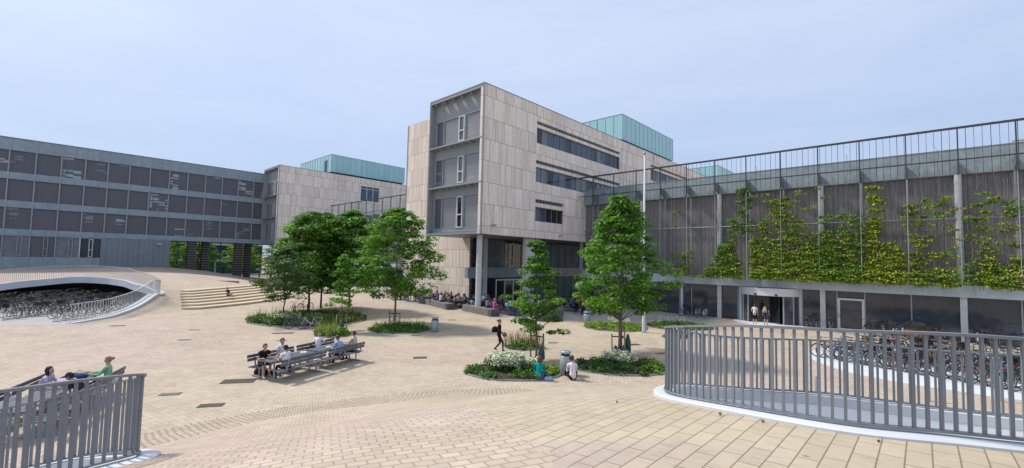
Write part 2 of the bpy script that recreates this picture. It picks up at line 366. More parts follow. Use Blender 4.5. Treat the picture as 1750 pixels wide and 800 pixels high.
CTRL1 = [(0, 0, 3.15), (0, -5, 2.6), (0, 4, 2.93), (0, 6, 2.72), (0, 9, 2.12), (0.2, 12, 1.15), (0.3, 14.5, 0.38),
         (3.1, 5.45, 2.97), (2.45, 7, 2.72), (3.77, 9, 2.3), (6.1, 8.6, 2.3), (8.4, 7.4, 2.35), (10.4, 5.6, 2.7), (8, 4.2, 3.05), (5.2, 4.45, 3.04), (4.6, 4.6, 3.05), (3.8, 4.9, 3.02),
         (12, 3, 2.9), (2.5, 2, 3.12), (6, 0, 3.15), (6, 2.5, 3.1), (6, 11.4, 1.1), (9.5, 10, 1.0), (12, 7.5, 1.1), (2.2, 10.5, 1.9), (1.3, 8.6, 2.35), (3, 12, 1.1), (12, -3, 2.0),
         (-2.5, 5, 2.66), (-4.45, 5.7, 2.2), (-4.9, 4.2, 2.35), (-4.6, 6.6, 1.95), (-3, 8, 1.85), (-5, 9.5, 0.95), (-2.5, 11, 1.15), (-3, 13.3, 0.5), (-4.2, 2, 2.8), (-2, 2.2, 2.98),
         (-6, 6.8, 1.7), (-7, 7.25, 1.4), (-8, 7.3, 1.15), (-9.3, 6.6, 0.95), (-8, 9.6, 0.45), (-6.3, 11.6, 0.45), (-5, 0, 2.7), (-10, 2, 1.6), (-5, -5, 1.8), (-1.2, 14.3, 0.5), (2, 14.3, 0.45)]
FOOT2 = [(-28.9, 29.6), (-27.7, 33), (-27.2, 36.8), (-25.6, 42), (-25.0, 47), (-25, 52), (-29, 60), (-36, 69), (-43, 79), (-47, 86), (-60, 101), (-120, 60), (-110, 15), (-70, 18), (-52, 21), (-45, 25), (-37, 27)]
CTRL2 = [(-30.2, 38, 1.1), (-32.3, 40.2, 1.3), (-34.3, 41.7, 1.6), (-38.1, 44, 1.93), (-42, 46.2, 2.03), (-45.6, 46.6, 2.08), (-46.6, 43.5, 1.87), (-45.6, 38.5, 1.5), (-46, 33, 1.0), (-46, 28, 0.35),
         (-29.9, 36, 0.82), (-28.7, 32.6, 0.25), (-36, 44.6, 1.5), (-32.9, 44.3, 1.05), (-32.6, 50, 1.08), (-32.2, 56, 1.05), (-34, 50, 1.25),
         (-40, 52, 1.75), (-45, 60, 2.05), (-40, 65, 1.2), (-36, 60, 1.2), (-50, 42, 1.95), (-52, 32, 1.0), (-60, 40, 1.9), (-75, 45, 1.9), (-50, 52, 2.1), (-60, 55, 2.1),
         (-55.8, 72.1, 2.47), (-53.7, 74.3, 2.08), (-52.3, 75.7, 1.88), (-48.9, 79.4, 0.93), (-47.8, 80.5, 0.59), (-68.8, 58.2, 2.0), (-62.2, 65.2, 2.4), (-54, 66, 2.3), (-50, 70, 1.8), (-80, 70, 1.5), (-66, 82, 1.2), (-90, 50, 1.5), (-90, 30, 1.0)]
_c0 = [(-27.25, 36.8), (-25.5, 42.2), (-24.9, 47), (-25.0, 51.4)]; _c7 = [(-32.9, 44.0), (-32.75, 48), (-32.5, 52), (-32.2, 56)]
for _t in (0.14, 0.3, 0.5, 0.7, 0.88):
    for _a, _b in zip(_c0, _c7): CTRL2.append((_a[0] + (_b[0] - _a[0]) * _t, _a[1] + (_b[1] - _a[1]) * _t, max(0, 1.05 * _t - 0.1)))
F1 = Field(FOOT1, CTRL1); F2 = Field(FOOT2, CTRL2)
def H(x, y):
    r = float((F1(x, y) + F2(x, y))[0]); return r
def HV(x, y): return F1(x, y) + F2(x, y)
# the three openings cut in the mounds
PIT1 = catmull([(2.50, 6.95), (2.68, 6.25), (3.12, 5.5), (3.8, 4.92), (4.6, 4.62), (5.3, 4.47), (6.6, 4.25), (8.2, 4.2), (9.6, 4.6), (10.2, 5.5), (9.6, 6.6), (8.5, 7.4), (7.5, 8.05), (6.1, 8.6), (5.0, 8.95), (3.95, 8.95), (3.2, 8.45), (2.72, 7.7)], 6, True)
PIT2 = catmull([(-4.86, 5.9), (-4.98, 5.3), (-5.0, 4.6), (-4.95, 3.8), (-5.1, 2.8), (-6.0, 2.0), (-7.8, 1.8), (-9.6, 2.6), (-10.6, 4.2), (-10.2, 5.9), (-9.2, 6.9), (-8.0, 7.25), (-7.0, 7.2), (-6.05, 6.8), (-5.32, 6.4)], 6, True)
ARC3 = [(-32.0, 40.4), (-34.1, 41.6), (-38.1, 44), (-42, 46.1), (-45.3, 46.4), (-46.6, 43.5), (-46.2, 38.5), (-46, 33), (-45.9, 29.4)]
LOW3 = [(-29.2, 29.4), (-28.8, 31.0), (-28.9, 32.6), (-29.9, 36), (-30.9, 38.6), (-32.0, 40.4)]
ARC3c = catmull(ARC3, 8); LOW3c = catmull(LOW3, 8)
PIT3 = LOW3c + ARC3c[1:] + [(-45, 25.4), (-37, 27.2), (-31, 28.8)]
def dist_poly(x, y, poly, closed=True):
    P = np.array(poly); Q = np.roll(P, -1, 0) if closed else P[1:]; P = P if closed else P[:-1]
    x = np.asarray(x, float); y = np.asarray(y, float); best = np.full(x.shape, 1e9)
    for (ax, ay), (bx_, by_) in zip(P, Q):
        dx, dy = bx_ - ax, by_ - ay; L = dx * dx + dy * dy + 1e-12
        t = np.clip(((x - ax) * dx + (y - ay) * dy) / L, 0, 1); best = np.minimum(best, np.hypot(x - ax - t * dx, y - ay - t * dy))
    return best
def seg(a, b, s): return list(np.arange(a, b, s))
gx = np.array([-1200, -600, -300, -180] + seg(-120, -50, 2.5) + seg(-50, -24, 0.28) + seg(-24, -14, 1.0) + seg(-14, 17, 0.14) + seg(17, 60, 2.0) + [70, 90, 130, 200, 400, 700, 1200])
gy = np.array([-400, -100, -40] + seg(-12, 0, 0.8) + seg(0, 17, 0.14) + seg(17, 25, 1.0) + seg(25, 52, 0.28) + seg(52, 102, 2.0) + [110, 130, 170, 250, 400, 700, 1500])
X, Y = np.meshgrid(gx, gy); XF = X.ravel(); YF = Y.ravel(); Z = HV(XF, YF)
nx, ny = len(gx), len(gy)
cxx = (X[:-1, :-1] + X[1:, 1:]) / 2; cyy = (Y[:-1, :-1] + Y[1:, 1:]) / 2; cf, cg = cxx.ravel(), cyy.ravel()
hole = inpoly(cf, cg, PIT1) | inpoly(cf, cg, PIT2) | inpoly(cf, cg, PIT3)
idx = np.arange(nx * ny).reshape(ny, nx)
Fq = np.stack([idx[:-1, :-1].ravel(), idx[:-1, 1:].ravel(), idx[1:, 1:].ravel(), idx[1:, :-1].ravel()], 1)
in1 = inpoly(cf, cg, F1.fp); d1 = dist_poly(cf, cg, F1.fp)
mi = np.zeros(len(Fq), int); mi[in1] = 1
mi[in1 & (cf + 0.35 * cg < 1.9)] = 0
mi[in1 & (d1 < 1.9)] = 2
Fq = Fq[~hole]; mi = mi[~hole]

def paving(name, cols, pink, row, width, mort, joint, rot, noise_sc, off=0.5, bump=0.35, grooves=False, wave=0.35, vr=(0.88, 1.07)):
    m, t = newmat(name)
    tc = t.n('ShaderNodeTexCoord'); mp = t.n('ShaderNodeMapping'); mp.inputs['Rotation'].default_value = (0, 0, rot)
    t.l(tc.outputs['Object'], mp.inputs[0])
    fl = t.n('ShaderNodeVectorMath', operation='MULTIPLY'); fl.inputs[1].default_value = (1, 1, 0); t.l(mp.outputs[0], fl.inputs[0])
    # slight waviness of the courses
    wv = t.n('ShaderNodeTexNoise'); wv.inputs['Scale'].default_value = 0.35; wv.inputs['Detail'].default_value = 2; t.l(tc.outputs['Object'], wv.inputs['Vector'])
    ws = t.n('ShaderNodeVectorMath', operation='SCALE'); ws.inputs['Scale'].default_value = wave; t.l(wv.outputs['Color'], ws.inputs[0])
    wa = t.n('ShaderNodeVectorMath', operation='ADD'); t.l(fl.outputs[0], wa.inputs[0]); t.l(ws.outputs[0], wa.inputs[1])
    br = t.n('ShaderNodeTexBrick'); br.offset = off; br.offset_frequency = 2; br.inputs['Scale'].default_value = 1
    br.inputs['Brick Width'].default_value = width; br.inputs['Row Height'].default_value = row
    br.inputs['Mortar Size'].default_value = mort; br.inputs['Mortar Smooth'].default_value = 0.1
    br.inputs['Color1'].default_value = (vr[0],) * 3 + (1,); br.inputs['Color2'].default_value = (vr[1],) * 3 + (1,); br.inputs['Mortar'].default_value = (joint, joint * 0.93, joint * 0.85, 1)
    t.l(wa.outputs[0], br.inputs['Vector'])
    # broad zones of yellow and rose stone
    m2 = t.n('ShaderNodeMapping'); m2.inputs['Rotation'].default_value = (0, 0, radians(-40)); m2.inputs['Scale'].default_value = (0.35, 1.2, 1); t.l(tc.outputs['Object'], m2.inputs[0])
    nz = t.n('ShaderNodeTexNoise'); nz.inputs['Scale'].default_value = noise_sc; nz.inputs['Detail'].default_value = 2.5; t.l(m2.outputs[0], nz.inputs['Vector'])
    cr = t.n('ShaderNodeValToRGB'); e = cr.color_ramp.elements; e[0].position = 0.42; e[1].position = 0.58
    e[0].color = cols + (1,); e[1].color = pink + (1,); t.l(nz.outputs['Fac'], cr.inputs[0])
    mx = t.n('ShaderNodeMix', data_type='RGBA', blend_type='MULTIPLY'); mx.inputs['Factor'].default_value = 1
    t.l(cr.outputs[0], mx.inputs['A']); t.l(br.outputs['Color'], mx.inputs['B'])
    # stains
    n3 = t.n('ShaderNodeTexNoise'); n3.inputs['Scale'].default_value = 0.9; n3.inputs['Detail'].default_value = 8; n3.inputs['Roughness'].default_value = 0.7; t.l(tc.outputs['Object'], n3.inputs['Vector'])
    c3 = t.n('ShaderNodeValToRGB'); e = c3.color_ramp.elements; e[0].position = 0.3; e[1].position = 0.62; e[0].color = (0.87, 0.86, 0.85, 1); e[1].color = (1.03, 1.03, 1.03, 1)
    t.l(n3.outputs['Fac'], c3.inputs[0])
    m3 = t.n('ShaderNodeMix', data_type='RGBA', blend_type='MULTIPLY'); m3.inputs['Factor'].default_value = 1; t.l(mx.outputs['Result'], m3.inputs['A']); t.l(c3.outputs[0], m3.inputs['B'])
    # gum spots and drips
    vg = t.n('ShaderNodeTexVoronoi'); vg.inputs['Scale'].default_value = 1.7; t.l(tc.outputs['Object'], vg.inputs['Vector'])
    cg2 = t.n('ShaderNodeValToRGB'); e = cg2.color_ramp.elements; e[0].position = 0.035; e[1].position = 0.06; e[0].color = (0.62, 0.60, 0.58, 1); e[1].color = (1, 1, 1, 1); t.l(vg.outputs['Distance'], cg2.inputs[0])
    n5 = t.n('ShaderNodeTexNoise'); n5.inputs['Scale'].default_value = 0.22; n5.inputs['Detail'].default_value = 9; n5.inputs['Roughness'].default_value = 0.72; n5.inputs['Distortion'].default_value = 0.8; t.l(tc.outputs['Object'], n5.inputs['Vector'])
    c5 = t.n('ShaderNodeValToRGB'); e = c5.color_ramp.elements; e[0].position = 0.32; e[1].position = 0.5; e[0].color = (0.84, 0.83, 0.82, 1); e[1].color = (1, 1, 1, 1); t.l(n5.outputs['Fac'], c5.inputs[0])
    m6 = t.n('ShaderNodeMix', data_type='RGBA', blend_type='MULTIPLY'); m6.inputs['Factor'].default_value = 1; t.l(m3.outputs['Result'], m6.inputs['A']); t.l(cg2.outputs[0], m6.inputs['B'])
    m7 = t.n('ShaderNodeMix', data_type='RGBA', blend_type='MULTIPLY'); m7.inputs['Factor'].default_value = 1; t.l(m6.outputs['Result'], m7.inputs['A']); t.l(c5.outputs[0], m7.inputs['B'])
    res = m7.outputs['Result']
    if grooves:
        mg = t.n('ShaderNodeMapping'); mg.inputs['Scale'].default_value = (9.0, 0.8, 0); t.l(mp.outputs[0], mg.inputs[0])
        ng = t.n('ShaderNodeTexNoise'); ng.inputs['Scale'].default_value = 5; ng.inputs['Detail'].default_value = 6; t.l(mg.outputs[0], ng.inputs['Vector'])
        cg_ = t.n('ShaderNodeValToRGB'); e = cg_.color_ramp.elements; e[0].position = 0.33; e[1].position = 0.45; e[0].color = (0.8, 0.78, 0.76, 1); e[1].color = (1, 1, 1, 1)
        t.l(ng.outputs['Fac'], cg_.inputs[0])
        m4 = t.n('ShaderNodeMix', data_type='RGBA', blend_type='MULTIPLY'); m4.inputs['Factor'].default_value = 1; t.l(res, m4.inputs['A']); t.l(cg_.outputs[0], m4.inputs['B']); res = m4.outputs['Result']
    t.l(res, t.b.inputs['Base Color'])
    t.b.inputs['Roughness'].default_value = 0.85; setspec(t.b, 0.2)
    bp = t.n('ShaderNodeBump'); bp.inputs['Strength'].default_value = bump; bp.inputs['Distance'].default_value = 0.01; bp.invert = True
    t.l(br.outputs['Fac'], bp.inputs['Height']); t.l(bp.outputs[0], t.b.inputs['Normal'])
    return m
YEL = (0.515, 0.435, 0.33); PINK = (0.50, 0.405, 0.335)
paving('cobble_paving', YEL, PINK, 0.135, 0.20, 0.011, 0.70, -AZ + 0.35, 0.10)
paving('slab_paving', (0.485, 0.41, 0.30), (0.46, 0.375, 0.31), 0.185, 0.46, 0.0065, 0.50, -GRID, 0.30, 0.37, 0.5, True, 0.03, (0.93, 1.05))
paving('sett_band', (0.50, 0.42, 0.325), (0.48, 0.395, 0.32), 0.21, 0.16, 0.020, 0.50, radians(-25), 0.2, 0.5, 0.6)
me = bpy.data.meshes.new('plaza_ground'); me.from_pydata(np.stack([XF, YF, Z], 1).tolist(), [], Fq.tolist())
for k in ('cobble_paving', 'slab_paving', 'sett_band'): me.materials.append(MATS[k])
me.polygons.foreach_set('material_index', mi.tolist()); me.polygons.foreach_set('use_smooth', [True] * len(Fq))
o = bpy.data.objects.new('plaza_ground', me); COL.objects.link(o); tag(o, kind='structure')

def offset_path(path, d, closed):
    P = [Vector(p[:2]) for p in path]; n = len(P); out = []
    for i, p in enumerate(P):
        a = P[(i - 1) % n] if (closed or i > 0) else P[i]; b = P[(i + 1) % n] if (closed or i < n - 1) else P[i]
        t = (b - a); 
        if t.length < 1e-9: t = Vector((1, 0))
        t.normalize(); out.append((p.x - t.y * d, p.y + t.x * d))
    return out
def sweep(mb, path, prof, closed, zf=None):
    """prof: list of (offset to the left of the walking direction, dz); zf gives the base height"""
    zs = [zf(p[0], p[1]) for p in path]; n = len(path); rings = []
    for d, dz in prof:
        q = offset_path(path, d, closed); rings.append([(x, y, (z + dz) if not isinstance(dz, tuple) else dz[0]) for (x, y), z in zip(q, zs)])
    k = len(prof); vs = [r[i] for i in range(n) for r in rings]; fs = []
    for i in range(n if closed else n - 1):
        i2 = (i + 1) % n
        for j in range(k):
            j2 = (j + 1) % k; fs.append((i * k + j, i2 * k + j, i2 * k + j2, i * k + j2))
    if not closed: fs.append(tuple(range(k))[::-1]); fs.append(tuple((n - 1) * k + j for j in range(k)))
    mb.add(vs, fs)
def ccw(poly): return sum(poly[i][0] * poly[(i + 1) % len(poly)][1] - poly[(i + 1) % len(poly)][0] * poly[i][1] for i in range(len(poly))) > 0
if not ccw(PIT1): PIT1 = PIT1[::-1]
if not ccw(PIT2): PIT2 = PIT2[::-1]
# interior is to the LEFT (positive offset) of a counter-clockwise path
for nm, pit, ko in (('lightwell_kerb', PIT1, 0.19), ('lightwell_kerb', PIT2, 0.24)):
    mb = MB(); sweep(mb, pit, [(-ko, -0.12), (-ko, 0.035), (-ko + 0.03, 0.05), (0.11, 0.05), (0.11, -0.12)], True, H)
    tag(mb.build(nm, 'white_concrete'), kind='structure')
    mb = MB(); sweep(mb, pit, [(0.02, -0.125), (0.105, -0.125), (0.105, (0.0,)), (0.02, (0.0,))], True, H); tag(mb.build('lightwell_wall', 'pit_wall'), kind='structure')
# cave of the far mound: kerb on the low side, thick slab edge over the arch
mb = MB(); sweep(mb, LOW3c, [(0.3, -0.1), (0.3, 0.06), (-0.35, 0.06), (-0.35, -0.1)], False, H)
mb2 = MB(); sweep(mb2, LOW3c, [(0.24, -0.05), (0.24, (0.0,)), (0.14, (0.0,)), (0.14, -0.05)], False, H)
mb.add(mb2.v, mb2.f)
sweep(mb, ARC3c, [(0.25, 0.05), (0.25, -0.58), (-0.35, -0.58), (-0.35, 0.05)], False, H)
tag(mb.build('arch_kerb', 'white_concrete'), kind='structure')
mb = MB(); mb.prism([(-28.2, 28.9), (-27.9, 60), (-62, 60), (-62, 24.5), (-45, 24.5)][::-1], -0.02, 0.004)
tag(mb.build('bicycle_cave_floor', 'concrete'), kind='structure')
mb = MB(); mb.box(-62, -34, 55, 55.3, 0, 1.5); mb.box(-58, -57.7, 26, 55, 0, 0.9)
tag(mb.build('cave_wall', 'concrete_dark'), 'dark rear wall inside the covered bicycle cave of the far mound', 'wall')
mb = MB(); mb.prism([(2, 4), (11, 4), (11, 9.5), (2, 9.5)], -0.02, 0.004); mb.prism([(-11, 1.5), (-4.5, 1.5), (-4.5, 7.6), (-11, 7.6)], -0.02, 0.004)
tag(mb.build('lightwell_floor', 'concrete'), kind='structure')

# broad seat steps
C0 = catmull([(-27.25, 36.8), (-25.5, 42.2), (-24.9, 47), (-25.0, 51.4)], 6); C7 = catmull([(-32.9, 44.0), (-32.75, 48), (-32.5, 52), (-32.2, 56)], 6)
def clerp(t): return [(a[0] * (1 - t) + b[0] * t, a[1] * (1 - t) + b[1] * t) for a, b in zip(C0, C7)]
back = clerp(1.06)
mat('step_stone', (0.55, 0.45, 0.325), 0.85, var=0.1, scale=2.0, spec=0.2, bump=0.2)
mb = MB()
for i in range(7):
    c = clerp(i / 7.0); nxt = clerp((i + 1.25) / 7.0) if i < 6 else back
    c[0] = (c[0][0] * 0.25 + nxt[0][0] * 0.75, c[0][1] * 0.25 + nxt[0][1] * 0.75); c[1] = (c[1][0] * 0.6 + nxt[1][0] * 0.4, c[1][1] * 0.6 + nxt[1][1] * 0.4)
    mb.prism(c + nxt[::-1], -0.1, 0.155 * (i + 1) + 0.03)
tag(mb.build('seat_steps', 'step_stone'), 'broad curved sandstone seat steps climbing the far paved mound', 'steps')

# terrace paving, bicycle pad
def gpoly(pts): return [W(a, b) for a, b in pts]
paving('terrace_slabs', (0.42, 0.385, 0.34), (0.40, 0.37, 0.33), 0.8, 1.2, 0.015, 0.6, -GRID, 0.1)
mb = MB(); mb.prism(gpoly([(26.4, 21.5), (26.0, 48), (32, 48), (47.5, 46), (47.5, 28.6), (42.7, 28.6), (42.7, 13.5), (37.6, 12.2), (33.4, 19.0), (31.8, 21.2)])[::-1], -0.05, 0.008)
tag(mb.build('terrace', 'terrace_slabs'), kind='structure')
mb = MB(); mb.prism(gpoly([(42.7, 13.4), (42.7, -14), (40.0, -14), (40.0, 7.2), (40.3, 12.4)]), -0.05, 0.012)
tag(mb.build('pavement', 'terrace_slabs'), kind='structure')
pad = catmull([G(1385, 603), G(1390, 615), G(1450, 636), G(1550, 656), G(1650, 671), G(1760, 686), (24, 15.5), (31, 16.5), (30, 25), (24, 27.2), (19, 26.6)], 6, True)
mb = MB(); mb.prism(pad if ccw(pad) else pad[::-1], -0.05, 0.014)
tag(mb.build('bicycle_pad', 'white_concrete'), kind='structure')
mb = MB(); mb.prism(gpoly([(0, 0.0), (1, 0)])[:0] or [(-130, 92), (-40, 74), (-30, 66), (-22, 60), (-12, 60), (-30, 160), (-130, 160)][::-1], -0.05, 0.006)
tag(mb.build('street_paving', 'terrace_slabs'), kind='structure')
# ================================================================ BUILDINGS (local axes: x = a along the grid, y = b)
def bld(name, label, cat, a0, b0, group=None):
    x, y = W(a0, b0); return thing(name, label, cat, (x, y, 0), GRID, group)

def strip_windows(par, a0, a1, yf, z0, z1, n, rng, mats, depth=0.28, slot=None):
    """a ribbon of panes set back into a wall whose face is at y=yf (facing -y)"""
    mb = MB()
    for q0, q1 in (((z0, z1),) + ((slot,) if slot else ())):
        mb.box(a0, a1, yf + depth, yf + depth + 0.1, q0, q1)
    w = (a1 - a0) / n
    for i in range(n):
        x0 = a0 + i * w; wd = MB(); wd.box(x0 + 0.05, x0 + w - 0.05, yf + depth - 0.05, yf + depth - 0.005, z0 + 0.06, z1 - 0.06)
        p = wd.build('window_pane', rng.choice(mats), par)
    fr = MB()
    for i in range(n + 1): x = a0 + i * w; fr.box(max(a0, x - 0.04), min(a1, x + 0.04), yf + depth - 0.1, yf + depth - 0.002, z0 + 0.003, z1 - 0.003)
    fr.box(a0, a1, yf + depth - 0.09, yf + depth - 0.003, z0 + 0.004, z0 + 0.06); fr.box(a0, a1, yf + depth - 0.09, yf + depth - 0.003, z1 - 0.06, z1 - 0.004)
    fr.build('window_frame', 'mid_frame', par)
    mb.build('window_reveal', 'black_gap', par)
    if slot:
        sl = MB(); k = int((a1 - a0) / 0.5)
        for i in range(k): x = a0 + (i + 0.5) * (a1 - a0) / k; sl.box(x - 0.19, x + 0.19, yf + depth - 0.06, yf + depth - 0.01, slot[0] + 0.04, slot[1] - 0.04)
        sl.build('louvre_strip', 'mid_frame', par)

def wall_with_holes(mb, u0, u1, z0, z1, holes, put):
    """covers rectangle minus the holes with boxes; put(u0,u1,z0,z1)"""
    us = sorted({u0, u1} | {h[0] for h in holes} | {h[1] for h in holes})
    us = [u for u in us if u0 <= u <= u1]
    for a, b in zip(us[:-1], us[1:]):
        hs = sorted([h for h in holes if h[0] <= a + 1e-6 and h[1] >= b - 1e-6], key=lambda h: h[2]); z = z0
        for h in hs:
            if h[2] > z + 1e-6: put(a, b, z, h[2])
            z = max(z, h[3])
        if z < z1 - 1e-6: put(a, b, z, z1)

def end_bay(par, xf, y0, y1, z0, z1, levels, rng, detailed=True, depth=0.6):
    """glazed end of a stone wing: frame tube, shelves, screens. face at x=xf looking to -x"""
    fr = MB(); t = 0.1
    fr.box(xf, xf + depth + 0.6, y0, y0 + t, z0, z1); fr.box(xf, xf + depth + 0.6, y1 - t, y1, z0, z1)
    fr.box(xf + 0.02, xf + depth + 0.6, y0 + t, y1 - t, z0 - 0.0, z0 + 0.18)
    fr.build('bay_frame', 'recess_metal', par)
    tr = MB(); tr.box(xf - 0.03, xf + 0.12, y0 - 0.06, y0 - 0.003, z0, z1 + 0.02); tr.box(xf - 0.03, xf + 0.1, y1 + 0.003, y1 + 0.06, z0, z1 + 0.02)
    tr.box(xf - 0.03, xf + 0.1, y0, y1, z1 + 0.0, z1 + 0.08); tr.build('edge_trim', 'light_frame', par)
    xb = xf + depth
    bk = MB()
    holes = [(y0 + 0.4, y1 - 0.4, a, b) for a, b in levels]
    wall_with_holes(bk, y0 + t, y1 - t, z0 + 0.18, z1 - 0.003, holes, lambda a, b, c, d: bk.box(xb, xb + 0.2, a, b, c, d))
    bk.build('spandrel', 'recess_metal', par)
    for k, (a, b) in enumerate(levels):
        wy0, wy1 = y0 + 0.4, y1 - 0.4; L = wy1 - wy0
        cuts = [0, 0.09, 0.38, 0.52, 0.84, 1.0]
        ys = [wy0 + c * L for c in cuts]
        # the run seen from outside: narrow light, wide blind, casement, wide blind, narrow light (from the right)
        order = ['screened_pane', 'blind_pane', 'curtain_glass', 'blind_pane', 'screened_pane']
        if k == 0: order = ['blind_pane', 'blind_pane', 'dark_glass', 'blind_pane', 'screened_pane']
        for i in range(5): bx('window_pane', order[i], par, xb + 0.08, xb + 0.12, ys[i] + 0.04, ys[i + 1] - 0.04, a + 0.06, b - 0.06)
        f = MB()
        for y in ys: f.box(xb - 0.02, xb + 0.07, y - 0.05, y + 0.05, a, b)
        f.box(xb - 0.018, xb + 0.068, wy0, wy1, a, a + 0.07); f.box(xb - 0.018, xb + 0.068, wy0, wy1, b - 0.07, b)
        f.build('window_frame', 'light_frame', par)
        c = MB(); cy0, cy1 = ys[2] + 0.15, ys[3] - 0.1
        for q in (cy0, cy1): c.box(xb - 0.06, xb + 0.06, q - 0.05, q + 0.05, a + 0.05, b - 0.05)
        for z in (a + 0.1, a + (b - a) * 0.42, b - 0.1): c.box(xb - 0.058, xb + 0.058, cy0, cy1, z - 0.05, z + 0.05)
        c.build('casement', 'white_frame', par)
        if k:
            s = MB(); zs = a - 0.2 - 0.0
            s.box(xf - 0.02, xb - 0.01, y0 + t, y1 - t, zs - 0.12, zs); s.build('shelf', 'light_frame' if detailed else 'recess_metal', par)
            for i in range(7): y = y0 + 0.8 + i * (y1 - y0 - 1.6) / 6; bx('shelf_bracket', 'recess_metal', par, xf + 0.1, xb - 0.02, y - 0.03, y + 0.03, zs - 0.28, zs - 0.123)
    top = MB(); n = 6
    for i in range(n): y = y0 + 0.6 + i * (y1 - y0 - 1.2) / (n - 1); top.box(xf + 0.15, xb - 0.003, y - 0.07, y + 0.07, z1 - 0.45, z1 - 0.16); top.box(xf + 0.15, xb - 0.003, y - 0.46, y + 0.46, z1 - 0.15, z1 - 0.05) if i else None; top.box(xf + 0.42, xb - 0.003, y0 + t, y1 - t, z1 - 0.045, z1 - 0.005) if i == 0 else None  # rear slab added over the slots to keep sun streaks off the bay
    top.box(xf + 0.0, xf + 0.14, y0 + t, y1 - t, z1 - 0.28, z1 - 0.0)
    top.build('roof_fins', 'recess_metal', par)

def teal_box(par, a0, a1, b0, b1, z0, z1, slit=None):
    p = MB(); p.box(a0, a1, b0, b1, z0 + 0.35, z1); o = p.build('rooftop_glass_box', 'green_glass', par)
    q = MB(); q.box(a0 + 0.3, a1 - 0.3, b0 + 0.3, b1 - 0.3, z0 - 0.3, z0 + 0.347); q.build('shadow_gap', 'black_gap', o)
    c = MB(); c.box(a0 - 0.03, a1 + 0.03, b0 - 0.03, b1 + 0.03, z1, z1 + 0.07); c.build('roof_edge', 'light_frame', o)
    f = MB(); k = int(round((a1 - a0) / 1.25))
    for i in range(k + 1): x = a0 + i * (a1 - a0) / k; f.box(x - 0.025, x + 0.025, b0 - 0.05, b0 - 0.002, z0 + 0.36, z1 - 0.01)
    k = int(round((b1 - b0) / 1.25))
    for i in range(k + 1): y = b0 + i * (b1 - b0) / k; f.box(a0 - 0.05, a0 - 0.002, y - 0.025, y + 0.025, z0 + 0.36, z1 - 0.01)
    f.build('glass_fin', 'green_glass', o)
    if slit: bx('door', 'dark_glass', o, a0 - 0.06, a0 - 0.01, slit[0], slit[1], z0 + 0.36, z1 - 0.9)

rng = random.Random(4)
# ---------------------------------------------------------------- main stone wing
A0, B0 = 26.3, 28.5
bm = bld('stone_building', 'tall travertine building jutting over the crowded terrace, grey glazed end bay and ribbon windows', 'building', A0, B0)
L = lambda a: a - A0
M = lambda b: b - B0
ztop, zbot = 20.72, 7.12
AE = 130.0
# long face (b = 28.5) with ribbons
ribs = [(33.75, 50.5, 16.8, 18.42, 16, (18.74, 19.1)), (33.7, 50.5, 12.8, 14.35, 16, (14.68, 15.05)), (33.72, 38.5, 8.82, 10.28, 5, (10.68, 11.06)),
        (59.3, 75.0, 16.8, 18.42, 14, (18.74, 19.1)), (59.3, 75.0, 12.8, 14.35, 14, (14.68, 15.05)), (84, 100, 16.8, 18.42, 14, (18.74, 19.1))]
holes = []
for a, b, c, d, n, s in ribs: holes += [(L(a), L(b), c, d), (L(a), L(b), s[0], s[1])]
def squash(m_):
    m_.v = [(0.35 + (x_ - 0.35) * 0.55 if x_ < 0.35 else x_, y_, z_) for x_, y_, z_ in m_.v]; return m_
fw = MB(); wall_with_holes(fw, 0.0, L(AE), zbot, ztop, holes, lambda a, b, c, d: fw.box(a, b, 0, 0.4, c, d))
fw.build('stone_wall', 'travertine', bm)
for a, b, c, d, n, s in ribs: strip_windows(bm, L(a), L(b), 0, c, d, n, rng, ['blue_glass', 'dark_glass', 'curtain_glass', 'blue_glass', 'dark_glass'], slot=s)
co = MB(); co.box(0, L(AE), -0.03, 0.6, ztop, ztop + 0.06); co.build('roof_coping', 'mid_frame', bm)
# wing wall facing the plaza on the left, down to the ground, and rear volume
w2 = MB(); w2.box(4.7, 5.1, M(36.46), M(47.5), 0, ztop + 0.85); w2.build('stone_wall', 'travertine_warm', bm)
w3 = MB(); w3.box(4.7, 5.1, M(35.2), M(36.455), 0, zbot - 0.03); w3.build('lower_stone_wall', 'travertine_warm', bm)
tr = MB(); tr.box(4.65, 5.15, M(47.503), M(47.6), 0, ztop + 0.9); tr.build('edge_trim', 'light_frame', bm)
core = MB(); core.box(2.4, L(AE), 0.4, M(36.44), 18.9, 20.5); core.box(5.1, L(AE), M(36.44), M(44.5), 18.9, 20.6); core.box(5.1, L(AE), M(47.1), M(47.5), 0, 21.2); core.box(5.1, 40, M(44.5), M(47.1), 20.6, 21.2); core.box(L(AE) - 0.4, L(AE), 0.4, M(44.1), 0, 18.9)
core.box(2.41, 2.8, 0.7, M(36.4), zbot, 18.9); core.box(2.4, 4.7, M(36.0), M(36.44), zbot, 20.5)
core.build('roof_slab', 'roof_felt', bm)
sf = MB(); sf.box(0.25, L(AE), 0.41, M(36.45), zbot - 0.02, zbot + 0.28); sf.box(0.12, 0.25, 0.11, M(36.35), zbot - 0.02, zbot + 0.1); sf.build('soffit', 'mid_frame', bm)
end_bay(bm, 0, 0.02, M(36.45), zbot, ztop - 0.05, [(7.75, 10.85), (12.05, 14.75), (16.1, 18.65)], rng)
